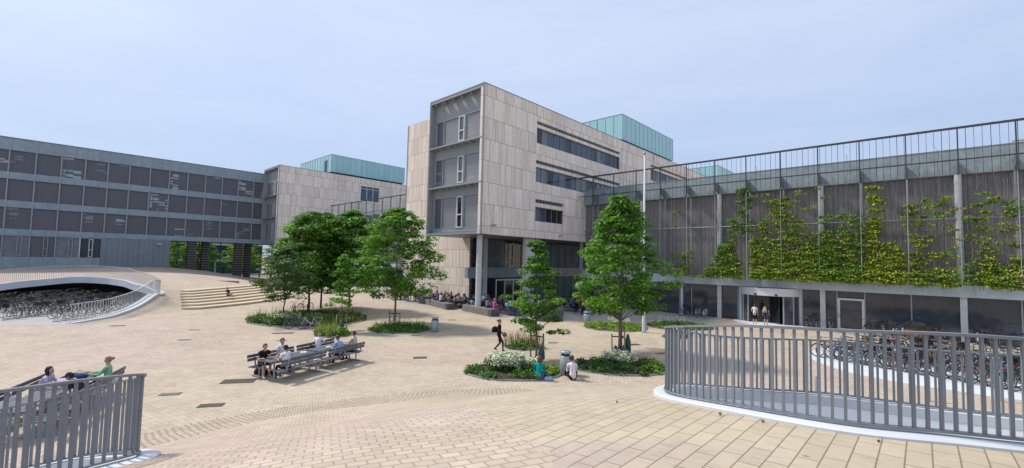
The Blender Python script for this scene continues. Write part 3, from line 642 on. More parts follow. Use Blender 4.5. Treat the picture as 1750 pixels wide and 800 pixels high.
# two storeys of glass below the overhang
gy0 = M(35.2)
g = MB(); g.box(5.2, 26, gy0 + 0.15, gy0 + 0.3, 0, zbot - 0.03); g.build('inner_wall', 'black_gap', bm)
cuts = [31.1, 32.9, 34.9, 36.3, 37.7, 39.2, 40.7, 42.2, 43.7, 45.2, 46.7, 48.2, 49.7, 51.2, 52.4]
for i in range(len(cuts) - 1):
    a, b = L(cuts[i]), L(cuts[i + 1])
    teal = cuts[i] > 40
    bx('window_pane', 'teal_glass' if teal else rng.choice(['dark_glass', 'dark_glass', 'curtain_glass']), bm, a + 0.05, b - 0.05, gy0, gy0 + 0.05, 4.0, 7.05)
    if not (34.8 < cuts[i] < 39.1): bx('window_pane', 'teal_glass' if teal else 'dark_glass', bm, a + 0.05, b - 0.05, gy0, gy0 + 0.05, 0.1, 2.8)
fr = MB()
for c in cuts: fr.box(L(c) - 0.05, L(c) + 0.05, gy0 - 0.07, gy0 - 0.002, 4.0, 7.08); fr.box(L(c) - 0.05, L(c) + 0.05, gy0 - 0.07, gy0 - 0.002, 0, 2.8)
fr.build('window_frame', 'mid_frame', bm)
for c in (37.0, 41.2):
    cs = MB()
    for q in (0, 0.7): cs.box(L(c) + q - 0.045, L(c) + q + 0.045, gy0 - 0.1, gy0 - 0.01, 4.05, 6.75)
    for z in (4.1, 5.1, 6.7): cs.box(L(c), L(c) + 0.7, gy0 - 0.098, gy0 - 0.012, z - 0.05, z + 0.05)
    cs.build('casement', 'white_frame', bm)
bd = MB(); bd.box(4.2, 26, gy0 - 0.35, gy0 + 0.14, 2.85, 3.98); bd.build('zinc_band', 'zinc', bm)
en = thing('dummy', 'x', 'x') if False else None
d = MB()
for x in (35.0, 36.4, 37.8, 39.1): d.box(L(x) - 0.07, L(x) + 0.07, gy0 - 0.12, gy0 - 0.003, 0.008, 2.5)
d.box(L(34.93), L(39.17), gy0 - 0.121, gy0 - 0.004, 2.5, 2.68)
dr = d.build('entrance_door', 'white_frame', bm)
for x in (35.0, 36.4, 37.8): bx('door_glass', 'dark_glass', dr, L(x) + 0.1, L(x) + 1.2, gy0 - 0.06, gy0 - 0.02, 0.1, 2.48)
c1 = MB(); c1.lathe([(0.27, 0), (0.27, zbot - 0.03)], 20, (L(27.25), M(29.6))); c1.build('column', 'column_concrete', bm, True)
bx('column', 'column_concrete', bm, L(33.1), L(34.45), M(29.1), M(29.5), 0, zbot - 0.03)
bx('column', 'light_frame', bm, L(42.3), L(42.6), M(28.7), M(28.95), 0, zbot - 0.03)
bx('column', 'column_concrete', bm, L(32.6), L(33.0), M(34.5), M(34.8), 0, zbot - 0.03)
# lamps on the stone
for x, z in ((27.6, 8.0), (37.6, 7.6)):
    lm = MB(); lm.beam((L(x), -0.0, z), (L(x), -0.25, z - 0.02), 0.05, 0.05); lm.box(L(x) - 0.05, L(x) + 0.35, -0.36, -0.18, z - 0.1, z + 0.02); lm.build('wall_lamp', 'light_frame', bm)
teal_box(bm, L(52.2), L(68.5), M(29.2), M(37.0), 21.0, 24.75)
teal_box(bm, L(91.6), L(112), M(29.7), M(37.5), 21.0, 24.7)

# ---------------------------------------------------------------- far stone wing (across the courtyard)
A1, B1 = 27.7, 82.5
b2 = bld('stone_building', 'travertine building raised on supports behind the tree cluster, carrying a pale green glass box', 'building', A1, B1)
zt2, zb2 = 20.72, 6.85
hl = [(43.2 - A1, 47.3 - A1, 16.25, 19.15)]
fw = MB(); wall_with_holes(fw, 0.0, 80, zb2, zt2, hl, lambda a, b, c, d: fw.box(a, b, 0, 0.4, c, d)); fw.build('stone_wall', 'travertine', b2)
fr = MB(); x0, x1 = hl[0][0], hl[0][1]
for i in range(3): bx('window_pane', 'blue_glass', b2, x0 + i * (x1 - x0) / 3 + 0.06, x0 + (i + 1) * (x1 - x0) / 3 - 0.06, 0.22, 0.27, 16.3, 19.1)
for i in range(4): x = x0 + i * (x1 - x0) / 3; fr.box(max(x0, x - 0.06), min(x1, x + 0.06), 0.12, 0.215, 16.25, 19.15)
fr.box(x0, x1, 0.121, 0.214, 18.6, 18.7); fr.build('window_frame', 'white_frame', b2); bx('window_reveal', 'black_gap', b2, x0, x1, 0.3, 0.39, 16.2, 19.2)
bx('roof_coping', 'mid_frame', b2, 0, 80, -0.03, 0.6, zt2, zt2 + 0.06)
core = MB(); core.box(1.5, 80, 0.401, 15, 18.9, 20.5); core.box(0.3, 80, 0.401, 15, zb2 - 0.02, zb2 + 0.3); core.box(79.6, 80, 0.4, 15, zb2, 18.9); core.box(2.2, 79.6, 14.6, 15, zb2, 18.9); core.build('roof_slab', 'roof_felt', b2)
end_bay(b2, 0, 0.02, 7.5, zb2, zt2 - 0.05, [(7.7, 10.6), (11.8, 14.3), (15.8, 18.2)], rng, False)
gr = MB(); gr.box(10, 79, 0.5, 0.8, -0.5, zb2 - 0.03); gr.box(5.8, 7.0, 2, 4.5, -0.5, zb2 - 0.03); gr.build('ground_floor_wall', 'dark_cladding', b2)
teal_box(b2, 37.6 - A1, 54.2 - A1, 84.1 - B1, 99 - B1, 21.0, 24.75, (3.3, 4.5))

# ---------------------------------------------------------------- long zinc office building on the left
A2, B2 = -42.0, 90.0
b3 = bld('office_building', 'long grey zinc office building with three rows of screened windows raised over an open passage', 'building', A2, B2)
la = lambda a: a - A2
rows = [(15.33, 18.29), (11.48, 14.38), (7.63, 10.53)]
AEnd = 27.7
bx('parapet', 'zinc', b3, 0, la(AEnd), 0, 0.4, 18.29, 19.95)
bx('roof_coping', 'mid_frame', b3, 0, la(AEnd), -0.06, 0.6, 19.951, 20.03)
for i, (z0, z1) in enumerate([(14.38, 15.33), (10.53, 11.48), (6.86, 7.63)]): bx('spandrel', 'zinc', b3, 0, la(AEnd), 0, 0.4, z0, z1)
core = MB(); core.box(0, la(AEnd), 0.401, 14, 18.5, 19.7); core.box(0, la(AEnd), 0.401, 14, 6.9, 7.3); core.box(0, la(AEnd), 13.6, 14, 7.3, 18.5); core.box(0, 0.3, 0.4, 13.6, 6.9, 18.5); core.box(0, la(14.3), 0.6, 13.6, -0.5, 6.9); core.build('roof_slab', 'roof_felt', b3)
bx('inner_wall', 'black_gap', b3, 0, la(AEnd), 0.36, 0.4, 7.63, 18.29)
a = -3.73 - 2.48 * 4
mull = []
while a < AEnd - 0.3:
    mull.append(a); a += 2.48
r3 = random.Random(8)
for (z0, z1) in rows:
    for i in range(-1, len(mull)):
        x0 = mull[i] if i >= 0 else mull[0] - 2.48; x1 = min(x0 + 2.48, AEnd)
        bx('window_pane', 'screened_pane_bright' if r3.random() < 0.22 else 'screened_pane', b3, la(x0) + 0.07, la(x1) - 0.07, 0.2, 0.25, z0 + 0.03, z1 - 0.03)
    for x in mull: bx('mullion', 'light_frame', b3, la(x) - 0.07, la(x) + 0.07, 0.02, 0.19, z0 + 0.003, z1 - 0.003)
    for i, x in enumerate(mull):
        if r3.random() < 0.3:
            c = MB(); xx = la(x) + 0.12
            for q in (0, 0.42): c.box(xx + q, xx + q + 0.07, 0.12, 0.197, z0 + 0.15, z1 - 0.4)
            for z in (z0 + 0.15, z0 + 1.2, z1 - 0.45): c.box(xx, xx + 0.49, 0.122, 0.196, z, z + 0.07)
            c.build('casement', 'mid_frame', b3)
# lowest storey: ribbon windows then a closed zinc wall
gw = MB(); gw.box(0, la(5.95), 0.02, 0.4, -0.5, 3.87); gw.build('plinth', 'zinc', b3)
x = -13.65
while x < 5.9:
    x1 = min(x + 2.48, 5.95); dark = x > 1.4
    bx('window_pane', 'dark_glass' if dark else ('curtain_glass' if r3.random() < 0.4 else 'screened_pane'), b3, la(x) + 0.06, la(x1) - 0.06, 0.2, 0.25, 3.9, 6.7)
    c = MB(); c.box(la(x) - 0.06, la(x) + 0.06, 0.04, 0.19, 3.88, 6.7)
    for o_ in (0.95, 2.05) if dark else (1.3,):
        if x + o_ + 0.3 < 5.95:
            for q in (0, 0.38): c.box(la(x) + o_ + q, la(x) + o_ + q + 0.08, 0.06, 0.195, 3.95, 6.6)
            for z in (3.95, 5.0, 6.5): c.box(la(x) + o_, la(x) + o_ + 0.46, 0.062, 0.194, z, z + 0.08)
    c.build('casement', 'white_frame' if dark else 'light_frame', b3); x += 2.48
bx('lintel', 'zinc', b3, 0, la(5.95), 0.02, 0.4, 6.7, 6.857)
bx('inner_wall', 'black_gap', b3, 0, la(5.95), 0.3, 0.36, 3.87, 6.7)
bx('closed_wall', 'zinc_seam', b3, la(5.95), la(14.3), 0.03, 0.45, -0.5, 6.857)
lm = MB(); lm.box(la(12.6), la(13.1), -0.45, -0.05, 6.1, 6.25); lm.build('wall_lamp', 'white_frame', b3)
# banded supports
mat('slat_dark', (0.035, 0.032, 0.034), 0.6); mat('slat_light', (0.20, 0.185, 0.185), 0.6)
for (x, w, y) in ((17.3, 1.15, 0.3), (19.5, 1.0, 1.6), (24.3, 1.2, 0.3), (26.2, 0.95, 1.6)):
    c = MB(); c.box(la(x) - w / 2, la(x) + w / 2, y, y + 1.0, -0.5, 6.85); cc = c.build('support', 'slat_dark', b3)
    s = MB(); z = 0.2
    while z < 6.8: s.box(la(x) - w / 2 - 0.03, la(x) + w / 2 + 0.03, y - 0.03, y + 1.03, z, z + 0.10); z += 0.42
    s.build('band', 'slat_light', cc)
for x in (18.75, 21.9): bx('post', 'dark_metal', b3, la(x) - 0.06, la(x) + 0.06, 2.5, 2.62, -0.4, 6.85)

# ---------------------------------------------------------------- climbing-plant halls (long low buildings with trellis fronts)
def trellis_hall(par, ya, yb, zf0, zf1, zr, post_y, thick, rng, detail=True, rail_x=-1.1, zband=(3.0, 3.8), xw=0.0):
    """front at x=0 facing -x, y from ya to yb"""
    bx('zinc_fascia', 'zinc_fascia', par, 0, 0.5, ya, yb, zf0, zf1)
    bx('roof_edge', 'light_frame', par, -0.03, 0.6, ya, yb, zf1, zf1 + 0.05)
    bx('roof_slab', 'roof_felt', par, 0.5, 16, ya, yb, zf0 + 0.6, zf1 - 0.15)
    bx('screen_wall', 'screen_wall', par, 0.38, 0.6, ya, yb, zband[1] - 0.1, zf0)
    bx('canopy_band', 'zinc_light', par, -0.28, 0.3, ya, yb, zband[0], zband[1])
    for y in post_y:
        if not (ya < y < yb): continue
        if any(abs(y - t) < 0.4 for t in thick):
            c = MB(); c.lathe([(0.19, zband[1]), (0.19, zf0)], 16, (0.12, y)); c.build('column', 'column_concrete', par, True)
        else:
            bx('mullion', 'light_frame', par, 0.02, 0.10, y - 0.05, y + 0.05, zband[1], zf0)
        c = MB(); c.box(rail_x - 0.05, rail_x + 0.05, y - 0.035, y + 0.035, zf0 - 0.2, zr); p = c.build('trellis_post', 'dark_metal', par)
        bx('lower_post', 'light_frame', par, rail_x - 0.025, rail_x + 0.025, y - 0.02, y + 0.02, zband[1] - 0.3, zf0 - 0.203)
        c = MB(); c.add([(rail_x + 0.05, y - 0.03, zf0 + 0.35), (-0.003, y - 0.03, zf0 - 0.05), (-0.003, y - 0.03, zf0 + 0.85), (rail_x + 0.05, y - 0.03, zf0 + 0.95),
                         (rail_x + 0.05, y + 0.03, zf0 + 0.35), (-0.003, y + 0.03, zf0 - 0.05), (-0.003, y + 0.03, zf0 + 0.85), (rail_x + 0.05, y + 0.03, zf0 + 0.95)],
                        [(0, 1, 2, 3), (7, 6, 5, 4), (0, 4, 5, 1), (1, 5, 6, 2), (2, 6, 7, 3), (3, 7, 4, 0)]); c.build('bracket', 'mid_frame', par)
    bx('top_rail', 'dark_metal', par, rail_x - 0.06, rail_x + 0.06, ya, yb, zr, zr + 0.14)
    bx('middle_rail', 'dark_metal', par, rail_x - 0.04, rail_x + 0.04, ya, yb, zf0 + 0.78, zf0 + 0.86)
    c = MB(); c.tube([(0.0, ya, 8.3), (0.0, yb, 8.3)], 0.06, 8); c.build('cross_rail', 'light_frame', par, True)

RA = 42.4
b4 = bld('planted_hall', 'low hall with climbing plants on its trellis front, zinc parapet and a glazed ground floor', 'building', RA, 28.5)
posts = [13.7 - 28.5 + 2.58 * k for k in range(-9, 6)]
rb = lambda b: b - 28.5
thick = [rb(13.72), rb(5.98), rb(-1.86), rb(-9.6), rb(21.4)]
trellis_hall(b4, rb(-14), rb(28.45), 11.32, 13.05, 14.22, posts, thick, rng)
wr = random.Random(5); y = rb(-9)
cnt = 0
while y < rb(27) and cnt < 98:
    w = MB(); pts = [(-1.1, y, 3.9)]; z = 3.9
    w.tube([(-1.1, y, 3.9), (-1.1, y, 14.2)], 0.011 if cnt % 3 else 0.016, 4, False); w.build('trellis_wire', 'dark_metal', b4); cnt += 1; y += 0.38
# ground floor glazing
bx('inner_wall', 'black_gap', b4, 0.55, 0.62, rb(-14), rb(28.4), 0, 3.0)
edges = [28.4, 26.0, 23.3, 20.8, 17.45, 16.3, 13.74, 12.2, 7.35, 5.95, 5.05, 3.35, 0.75, -1.86, -4.45, -7.0, -9.6, -12.2]
for i in range(len(edges) - 1):
    e1, e0 = edges[i], edges[i + 1]
    if e1 == 12.2: continue
    if e1 == 5.05:
        bx('window_pane', 'shop_glass', b4, 0.3, 0.34, rb(e0) + 0.05, rb(e1) - 0.05, 2.5, 2.98)
        d = MB()
        for q in (rb(e0) + 0.03, rb(e1) - 0.18): d.box(0.2, 0.296, q, q + 0.15, 0.02, 2.45)
        d.box(0.201, 0.295, rb(e0) + 0.03, rb(e1) - 0.03, 2.3, 2.451); d.box(0.201, 0.295, rb(e0) + 0.03, rb(e1) - 0.03, 0.02, 0.14)
        dd = d.build('glass_door', 'white_frame', b4); bx('door_glass', 'shop_glass', dd, 0.24, 0.27, rb(e0) + 0.18, rb(e1) - 0.18, 0.14, 2.3)
        h = MB(); h.tube([(0.14, rb(e1) - 0.1, 0.9), (0.14, rb(e1) - 0.1, 1.3)], 0.02, 6); h.build('handle', 'galvanised', dd); continue
    bx('window_pane', 'shop_glass', b4, 0.3, 0.34, rb(e0) + 0.03, rb(e1) - 0.03, 0.04, 2.98)
for e in edges:
    if e in (13.74, 5.95, -1.86, -9.6): bx('column', 'column_concrete', b4, 0.02, 0.28, rb(e) - 0.17, rb(e) + 0.17, 0, 2.998)
    else: bx('mullion', 'light_frame', b4, 0.2, 0.32, rb(e) - 0.04, rb(e) + 0.04, 0, 2.998)
for b in (17.2,): bx('column', 'white_frame', b4, 0.05, 0.28, rb(b) - 0.1, rb(b) + 0.1, 0, 2.998)
# revolving door: drum with white canopy, curved side glass, leaves
cy = rb(9.75); R = 2.2
dm = MB(); n = 28
dm.lathe([(R + 0.03, 2.32), (R + 0.03, 2.95), (R - 0.2, 2.96), (R - 0.2, 2.30), (R + 0.03, 2.32)], 40, (0.35, cy), pi / 2, 3 * pi / 2)
dm.box(0.2, 0.34, cy - R - 0.18, cy - R + 0.02, 0.0, 2.99); dm.box(0.2, 0.34, cy + R - 0.02, cy + R + 0.18, 0.0, 2.99)
rv = squash(dm).build('revolving_door', 'white_frame', b4)
for k, (a0, a1) in enumerate(((93, 118), (118, 138), (215, 240), (240, 267))):
    g = MB(); g.lathe([(R - 0.06, 0.06), (R - 0.06, 2.3)], 8, (0.35, cy), radians(a0), radians(a1)); squash(g).build('curved_glass', 'shop_glass', rv)
p = MB()
for a in (93, 118, 138, 215, 240, 267): p.box(0.35 + (R - 0.05) * cos(radians(a)) - 0.04, 0.35 + (R - 0.05) * cos(radians(a)) + 0.04, cy + (R - 0.05) * sin(radians(a)) - 0.05, cy + (R - 0.05) * sin(radians(a)) + 0.05, 0.015, 2.3)
squash(p).build('door_post', 'light_frame', rv)
lf = MB()
for k in range(4):
    an = radians(28 + 90 * k); lf.beam((0.35, cy, 1.15), (0.35 + 2.0 * cos(an), cy + 2.0 * sin(an), 1.15), 0.04, 2.2)
squash(lf).build('door_leaf', 'dark_glass', rv)
fl = MB(); fl.lathe([(0.0, 0.02), (R + 0.5, 0.02), (R + 0.55, 0.0)], 32, (0.35, cy), pi / 2, 3 * pi / 2); fl.build('threshold', 'white_concrete', rv)
for y in (-0.75, 0.8):
    s = MB(); xx = 0.35 - 0.55 * sqrt((R + 0.03) ** 2 - y * y) - 0.06; s.box(xx, xx + 0.12, cy + y - 0.1, cy + y + 0.1, 2.36, 2.48); s.build('sensor', 'blackplastic', rv)
mst = MB(); mst.tube([(3.0, rb(21.5), 12.8), (3.0, rb(21.5), 17.0)], 0.035, 6); mst.tube([(2.7, rb(21.5), 16.3), (3.3, rb(21.5), 16.3)], 0.02, 5); mst.tube([(2.8, rb(21.5), 15.8), (3.2, rb(21.5), 15.8)], 0.02, 5)
mst.build('antenna', 'mid_frame', b4)

b5 = bld('planted_hall', 'distant low hall with trellis front between the two travertine buildings', 'building', 38.3, 44.6)
trellis_hall(b5, 0, 37.8, 11.0, 12.7, 14.35, [2.58 * k + 1 for k in range(15)], [], rng, rail_x=-1.2)
bx('window_pane', 'dark_glass', b5, 0.4, 0.5, 0, 37.8, 0, 3.0)

# wing beyond the right-hand hall
A6, B6 = 80.0, -25.5
b6 = bld('stone_building', 'travertine building with green glass box just visible above the hall roof, far right', 'building', A6, B6)
c = MB(); c.box(0, 40, 0, 17.3, 0, 20.6); c.build('stone_wall', 'travertine', b6)
teal_box(b6, 4, 30, 3, 14.5, 20.8, 23.6)
bx('roof_coping', 'mid_frame', b6, -0.03, 40, -0.03, 17.33, 20.6, 20.7)

# building beyond the passage
b7 = bld('glazed_building', 'distant building seen through the passage, pale roof edge above dark blue glass', 'building', 0, 128)
bx('roof_fascia', 'travertine', b7, 0, 40, 0, 0.5, 7.0, 20)
bx('upper_glass', 'blue_glass', b7, 0, 40, 0.3, 0.5, 3.6, 7.0); bx('floor_band', 'zinc_light', b7, 0, 40, 0.0, 0.5, 2.9, 3.6)
bx('lower_glass', 'teal_glass', b7, 0, 40, 0.3, 0.5, 0, 2.9)
for i in range(16): bx('mullion', 'dark_metal', b7, i * 2.6, i * 2.6 + 0.12, 0.1, 0.29, 0, 7)
f = MB(); f.box(27.5, 27.75, -0.1, 0.2, 0, 2.6); f.box(29.3, 29.55, -0.1, 0.2, 0, 2.6); f.box(27.5, 29.55, -0.1, 0.2, 2.6, 2.8); f.build('door_frame', 'white_frame', b7)

# ---------------------------------------------------------------- flagpole, low terrace walls, bins, drain covers, bollards
x, y = G(1100, 568)
fp = MB(); fp.lathe([(0.115, 0), (0.115, 0.9), (0.10, 1.0), (0.085, 3), (0.05, 12.55), (0.0, 12.56)], 14)
fl = thing('flagpole', 'tall plain white flagpole standing bare behind the tallest planted tree', 'flagpole', (x, y, 0))
fp.build('pole', 'flag_white', fl, True); f = MB(); f.lathe([(0.0, 12.56), (0.1, 12.58), (0.12, 12.65), (0.07, 12.75), (0, 12.78)], 12); f.build('finial', 'galvanised', fl, True)
f = MB(); f.lathe([(0.26, 0), (0.26, 0.03), (0.16, 0.05)], 14); f.build('base_plate', 'galvanised', fl)

def low_wall(a0, b0, a1, b1, w, h, label):
    x0, y0 = W(a0, b0); x1, y1 = W(a1, b1); L_ = hypot(x1 - x0, y1 - y0)
    t = thing('low_wall', label, 'wall', (x0, y0, 0), atan2(y1 - y0, x1 - x0), 'low concrete walls edging the terrace')
    m_ = MB(); m_.bbox(0, L_ - 0.5, -w / 2, w / 2, 0, h, 0.02); m_.build('block', 'concrete_dark', t)
    m_ = MB(); m_.bbox(L_ - 0.495, L_, -w / 2, w / 2, 0, h, 0.02); m_.build('end_block', 'weathered_steel', t)
low_wall(28.7, 40.0, 26.9, 33.0, 0.9, 0.55, 'long low concrete wall at the left end of the crowded terrace')
low_wall(27.6, 31.6, 26.7, 26.8, 0.9, 0.6, 'low concrete wall in the middle, in front of people at the glass door')
low_wall(31.9, 23.9, 27.3, 22.4, 0.8, 0.6, 'low brown concrete wall right of the small tree, angled to the building')

def litter_bin(px, py, h, r, label, z=0):
    x, y = G(px, py); t = thing('litter_bin', label, 'litter bin', (x, y, 0), 0.3, 'grey litter bins')
    m_ = MB(); m_.lathe([(0, 0.02), (r - 0.02, 0.02), (r, 0.05), (r, h * 0.78), (r - 0.02, h * 0.8)], 20); m_.build('body', 'galvanised', t, True)
    m_ = MB(); m_.lathe([(r - 0.05, h * 0.78), (r - 0.05, h * 0.9)], 20); m_.build('slot', 'blackplastic', t)
    m_ = MB(); m_.lathe([(r - 0.01, h * 0.9), (r, h * 0.92), (r, h * 0.97), (r - 0.04, h), (0, h)], 20); m_.build('lid', 'galvanised', t, True)
litter_bin(743, 567, 0.95, 0.24, 'grey cylindrical litter bin beside the planting bed of the round-crowned tree')
litter_bin(966, 640, 1.0, 0.235, 'grey steel litter bin between the teal-shirted person and the floral-shirted person')
litter_bin(1003, 552, 0.9, 0.28, 'grey litter bin behind the bright green oval bed, at the terrace edge')

mat('rusty_cover', (0.10, 0.068, 0.05), 0.75, var=0.35, scale=6, bump=0.3)
mat('grate_steel', (0.17, 0.155, 0.14), 0.7, var=0.3, scale=8)
covers = [(408, 651.5, 1.15, .62, 'large rusty brown access cover near the backpack of the man in black'), (291, 674, .62, .3, 'greyish drain cover left of the two brown covers'), (361, 693, .72, .36, 'small brown cover nearest the cobbled band'),
          (315, 581, .6, .3, 'drain cover in open paving below the curved kerb'), (332, 564, .6, .3, 'small drain cover below the seat steps'), (484, 569.5, 1.2, .4, 'wide drain cover in front of the parked bicycles'),
          (482, 582, .5, .25, 'tiny drain cover behind the man in white shirt at the table'), (718, 611.5, .65, .4, 'drain cover in open paving right of the picnic tables'), (711, 573.5, .6, .3, 'small drain cover below the round-crowned tree bed'),
          (773, 547, .6, .35, 'dark oval cover in front of the low concrete walls'), (945, 586, .6, .3, 'small drain cover right of the little grassy bed'), (1083, 589, .75, .45, 'brown cover between the flagpole and the tall tree bed'),
          (1130, 604, .6, .35, 'dark cover left of the tall grey railing end'), (201, 557, .8, .35, 'thin drain cover at the foot of the curved kerb'), (893, 562, .4, .25, 'tiny cover behind the walking woman')]
for px, py, w, d, lab in covers:
    x, y = G(px, py); t = thing('drain_cover', lab, 'drain cover', (x, y, 0), 0.25, 'metal covers set in the paving')
    m_ = MB(); m_.box(-w / 2, w / 2, -d / 2, d / 2, 0.0, 0.010); m_.build('frame', 'weathered_steel', t)
    m_ = MB(); k = 5
    for i in range(k): m_.box(-w / 2 + 0.03, w / 2 - 0.03, -d / 2 + 0.03 + i * (d - 0.06) / k, -d / 2 + 0.03 + (i + 0.8) * (d - 0.06) / k, 0.010, 0.016)
    m_.build('plate', 'grate_steel' if w < 0.65 else 'rusty_cover', t)

mat('pale_steel', (0.50, 0.50, 0.48), 0.45, 0.0, 0.5, 0.1, 2.5)
def railing(name, label, path, closed, gap, hgt, zf, barw=0.032, bard=0.03, near=None, limit=100, spread=0.1, barmat='rail_steel', inset=0.0):
    p0 = path[0]; t = thing(name, label, 'railing', (p0[0], p0[1], 0))
    P = [(x - p0[0], y - p0[1]) for x, y in path]; zz = lambda x, y: zf(x + p0[0], y + p0[1])
    r = MB(); sweep(r, P, [(-0.032, hgt - 0.03), (0.032, hgt - 0.03), (0.032, hgt), (-0.032, hgt)], closed, zz); r.build('top_rail', barmat, t)
    r = MB(); sweep(r, P, [(-0.03, 0.075), (0.03, 0.075), (0.03, 0.10), (-0.03, 0.10)], closed, zz); r.build('bottom_rail', barmat, t)
    Q = P + [P[0]] if closed else P; segs = [(Vector(a), Vector(b)) for a, b in zip(Q[:-1], Q[1:])]; pos = []; s = gap / 2; acc = 0
    for a, b in segs:
        L_ = (b - a).length
        while s <= acc + L_:
            q = a + (b - a) * ((s - acc) / L_); d = (b - a).normalized(); pos.append((q.x, q.y, atan2(d.y, d.x))); s += gap
        acc += L_
    key = lambda q: (hypot(q[0] + p0[0], q[1] + p0[1]) + (1e3 if not (0 < CX + FPX * (q[0] + p0[0]) / max(q[1] + p0[1], 0.01) < 1750 and q[1] + p0[1] > 0.5) else 0))
    pos.sort(key=key)
    one = MB().box(-bard / 2, bard / 2, -barw / 2, barw / 2, 0.10, hgt - 0.03)
    me = None
    for q in pos[:limit]:
        if me is None: o = one.build('bar', barmat, t); me = o.data
        else: o = obj_from('bar', me, t)
        o.location = (q[0], q[1], zz(q[0], q[1])); o.rotation_euler = (0, 0, q[2])
    if len(pos) > limit:
        rest = MB()
        for q in pos[limit:]:
            z = zz(q[0], q[1]); c, s_ = cos(q[2]), sin(q[2]); vs = []
            for vx, vy, vz in one.v: vs.append((q[0] + vx * c - vy * s_, q[1] + vx * s_ + vy * c, vz + z))
            rest.add(vs, one.f)
        rest.build('bars', barmat, t)['kind'] = 'stuff'
    # baluster feet
    return t
railing('railing', 'tall grey steel railing looping round the right-hand light well in the foreground', PIT1, True, 0.118, 1.10, H, 0.027, 0.03)
railing('railing', 'tall grey steel railing curving round the light well at the bottom left corner', PIT2, True, 0.118, 1.12, H, 0.025, 0.03)
railing('railing', 'distant steel railing following the arched edge of the far mound above the parked bicycles', LOW3c + ARC3c[1:], False, 0.19, 1.25, H, 0.022, 0.03, barmat='pale_steel')
def bollard(x, y, h, label, grp, r=0.045):
    t = MB().lathe([(r, 0), (r, h - 0.02), (r * 0.7, h), (0, h)], 10).build('bollard', 'galvanised', None, True); t.location = (x, y, H(x, y)); tag(t, label, 'bollard', grp)
# ================================================================ PLANTS
def leafmat(name, col, trans=0.35, rough=0.5):
    m = bpy.data.materials.new(name); m.use_nodes = True; MATS[name] = m; t = m.node_tree; b = t.nodes['Principled BSDF']; out = t.nodes['Material Output']
    gi = t.nodes.new('ShaderNodeNewGeometry'); cr = t.nodes.new('ShaderNodeValToRGB'); e = cr.color_ramp.elements
    e[0].color = tuple(c * 0.6 for c in col) + (1,); e[1].color = tuple(min(1, c * 1.4) for c in col) + (1,)
    t.links.new(gi.outputs['Random Per Island'], cr.inputs[0]); t.links.new(cr.outputs[0], b.inputs['Base Color'])
    b.inputs['Roughness'].default_value = rough; b.inputs['Specular IOR Level'].default_value = 0.3
    tr = t.nodes.new('ShaderNodeBsdfTranslucent'); mx = t.nodes.new('ShaderNodeMixShader'); mx.inputs[0].default_value = trans
    mu = t.nodes.new('ShaderNodeMix'); mu.data_type = 'RGBA'; mu.blend_type = 'MULTIPLY'; mu.inputs['Factor'].default_value = 1; mu.inputs['B'].default_value = (1.3, 1.5, 0.6, 1)
    t.links.new(cr.outputs[0], mu.inputs['A']); t.links.new(mu.outputs['Result'], tr.inputs['Color'])
    t.links.new(b.outputs[0], mx.inputs[1]); t.links.new(tr.outputs[0], mx.inputs[2]); t.links.new(mx.outputs[0], out.inputs['Surface'])
    return m
leafmat('leaf_fresh', (0.155, 0.31, 0.04), 0.48); leafmat('leaf_mid', (0.10, 0.21, 0.032), 0.42); leafmat('leaf_dark', (0.05, 0.105, 0.028), 0.3)
leafmat('leaf_lime', (0.27, 0.36, 0.045)); leafmat('leaf_yellow', (0.42, 0.40, 0.06)); leafmat('leaf_red', (0.16, 0.055, 0.03), 0.2); leafmat('leaf_grey', (0.10, 0.14, 0.07), 0.2)
leafmat('flower_white', (0.72, 0.72, 0.68), 0.3); leafmat('grass_straw', (0.32, 0.26, 0.12), 0.3); leafmat('grass_bright', (0.21, 0.33, 0.045))
mat('bark', (0.19, 0.165, 0.135), 0.9, var=0.35, scale=8, stretch=(3, 3, 0.6), bump=0.5); mat('bark_dark', (0.045, 0.04, 0.036), 0.9, var=0.3, scale=8)
mat('soil', (0.05, 0.038, 0.028), 0.95, var=0.3, scale=6, bump=0.4); mat('stake_wood', (0.42, 0.28, 0.15), 0.8, var=0.2, scale=6); mat('stake_grey', (0.14, 0.13, 0.12), 0.85, var=0.2, scale=6)
mat('water_bag', (0.03, 0.10, 0.085), 0.45, var=0.3, scale=4, bump=0.2)
mat('kerb_steel', (0.23, 0.25, 0.25), 0.6, var=0.2, scale=3)

def quads_mesh(name, C, N, U, sx, sy, midx, mats, parent=None, bend=0.25):
    """one pointed leaf (two triangles folded on the midrib -> 4-gon pair) per row"""
    n = len(C); V = np.cross(N, U); V /= np.linalg.norm(V, axis=1)[:, None] + 1e-9
    sx = sx[:, None]; sy = sy[:, None]
    p0 = C - U * sy; p2 = C + U * sy - N * sy * bend; p1 = C + V * sx; p3 = C - V * sx
    vs = np.stack([p0, p1, p2, p3], 1).reshape(-1, 3)
    me = bpy.data.meshes.new(name); me.vertices.add(4 * n); me.vertices.foreach_set('co', vs.ravel())
    me.loops.add(4 * n); me.loops.foreach_set('vertex_index', np.arange(4 * n)); me.polygons.add(n)
    me.polygons.foreach_set('loop_start', np.arange(n) * 4); me.polygons.foreach_set('loop_total', np.full(n, 4))
    for m_ in mats: me.materials.append(MATS[m_])
    me.polygons.foreach_set('material_index', midx.astype(np.int32)); me.update(calc_edges=True)
    return obj_from(name, me, parent)
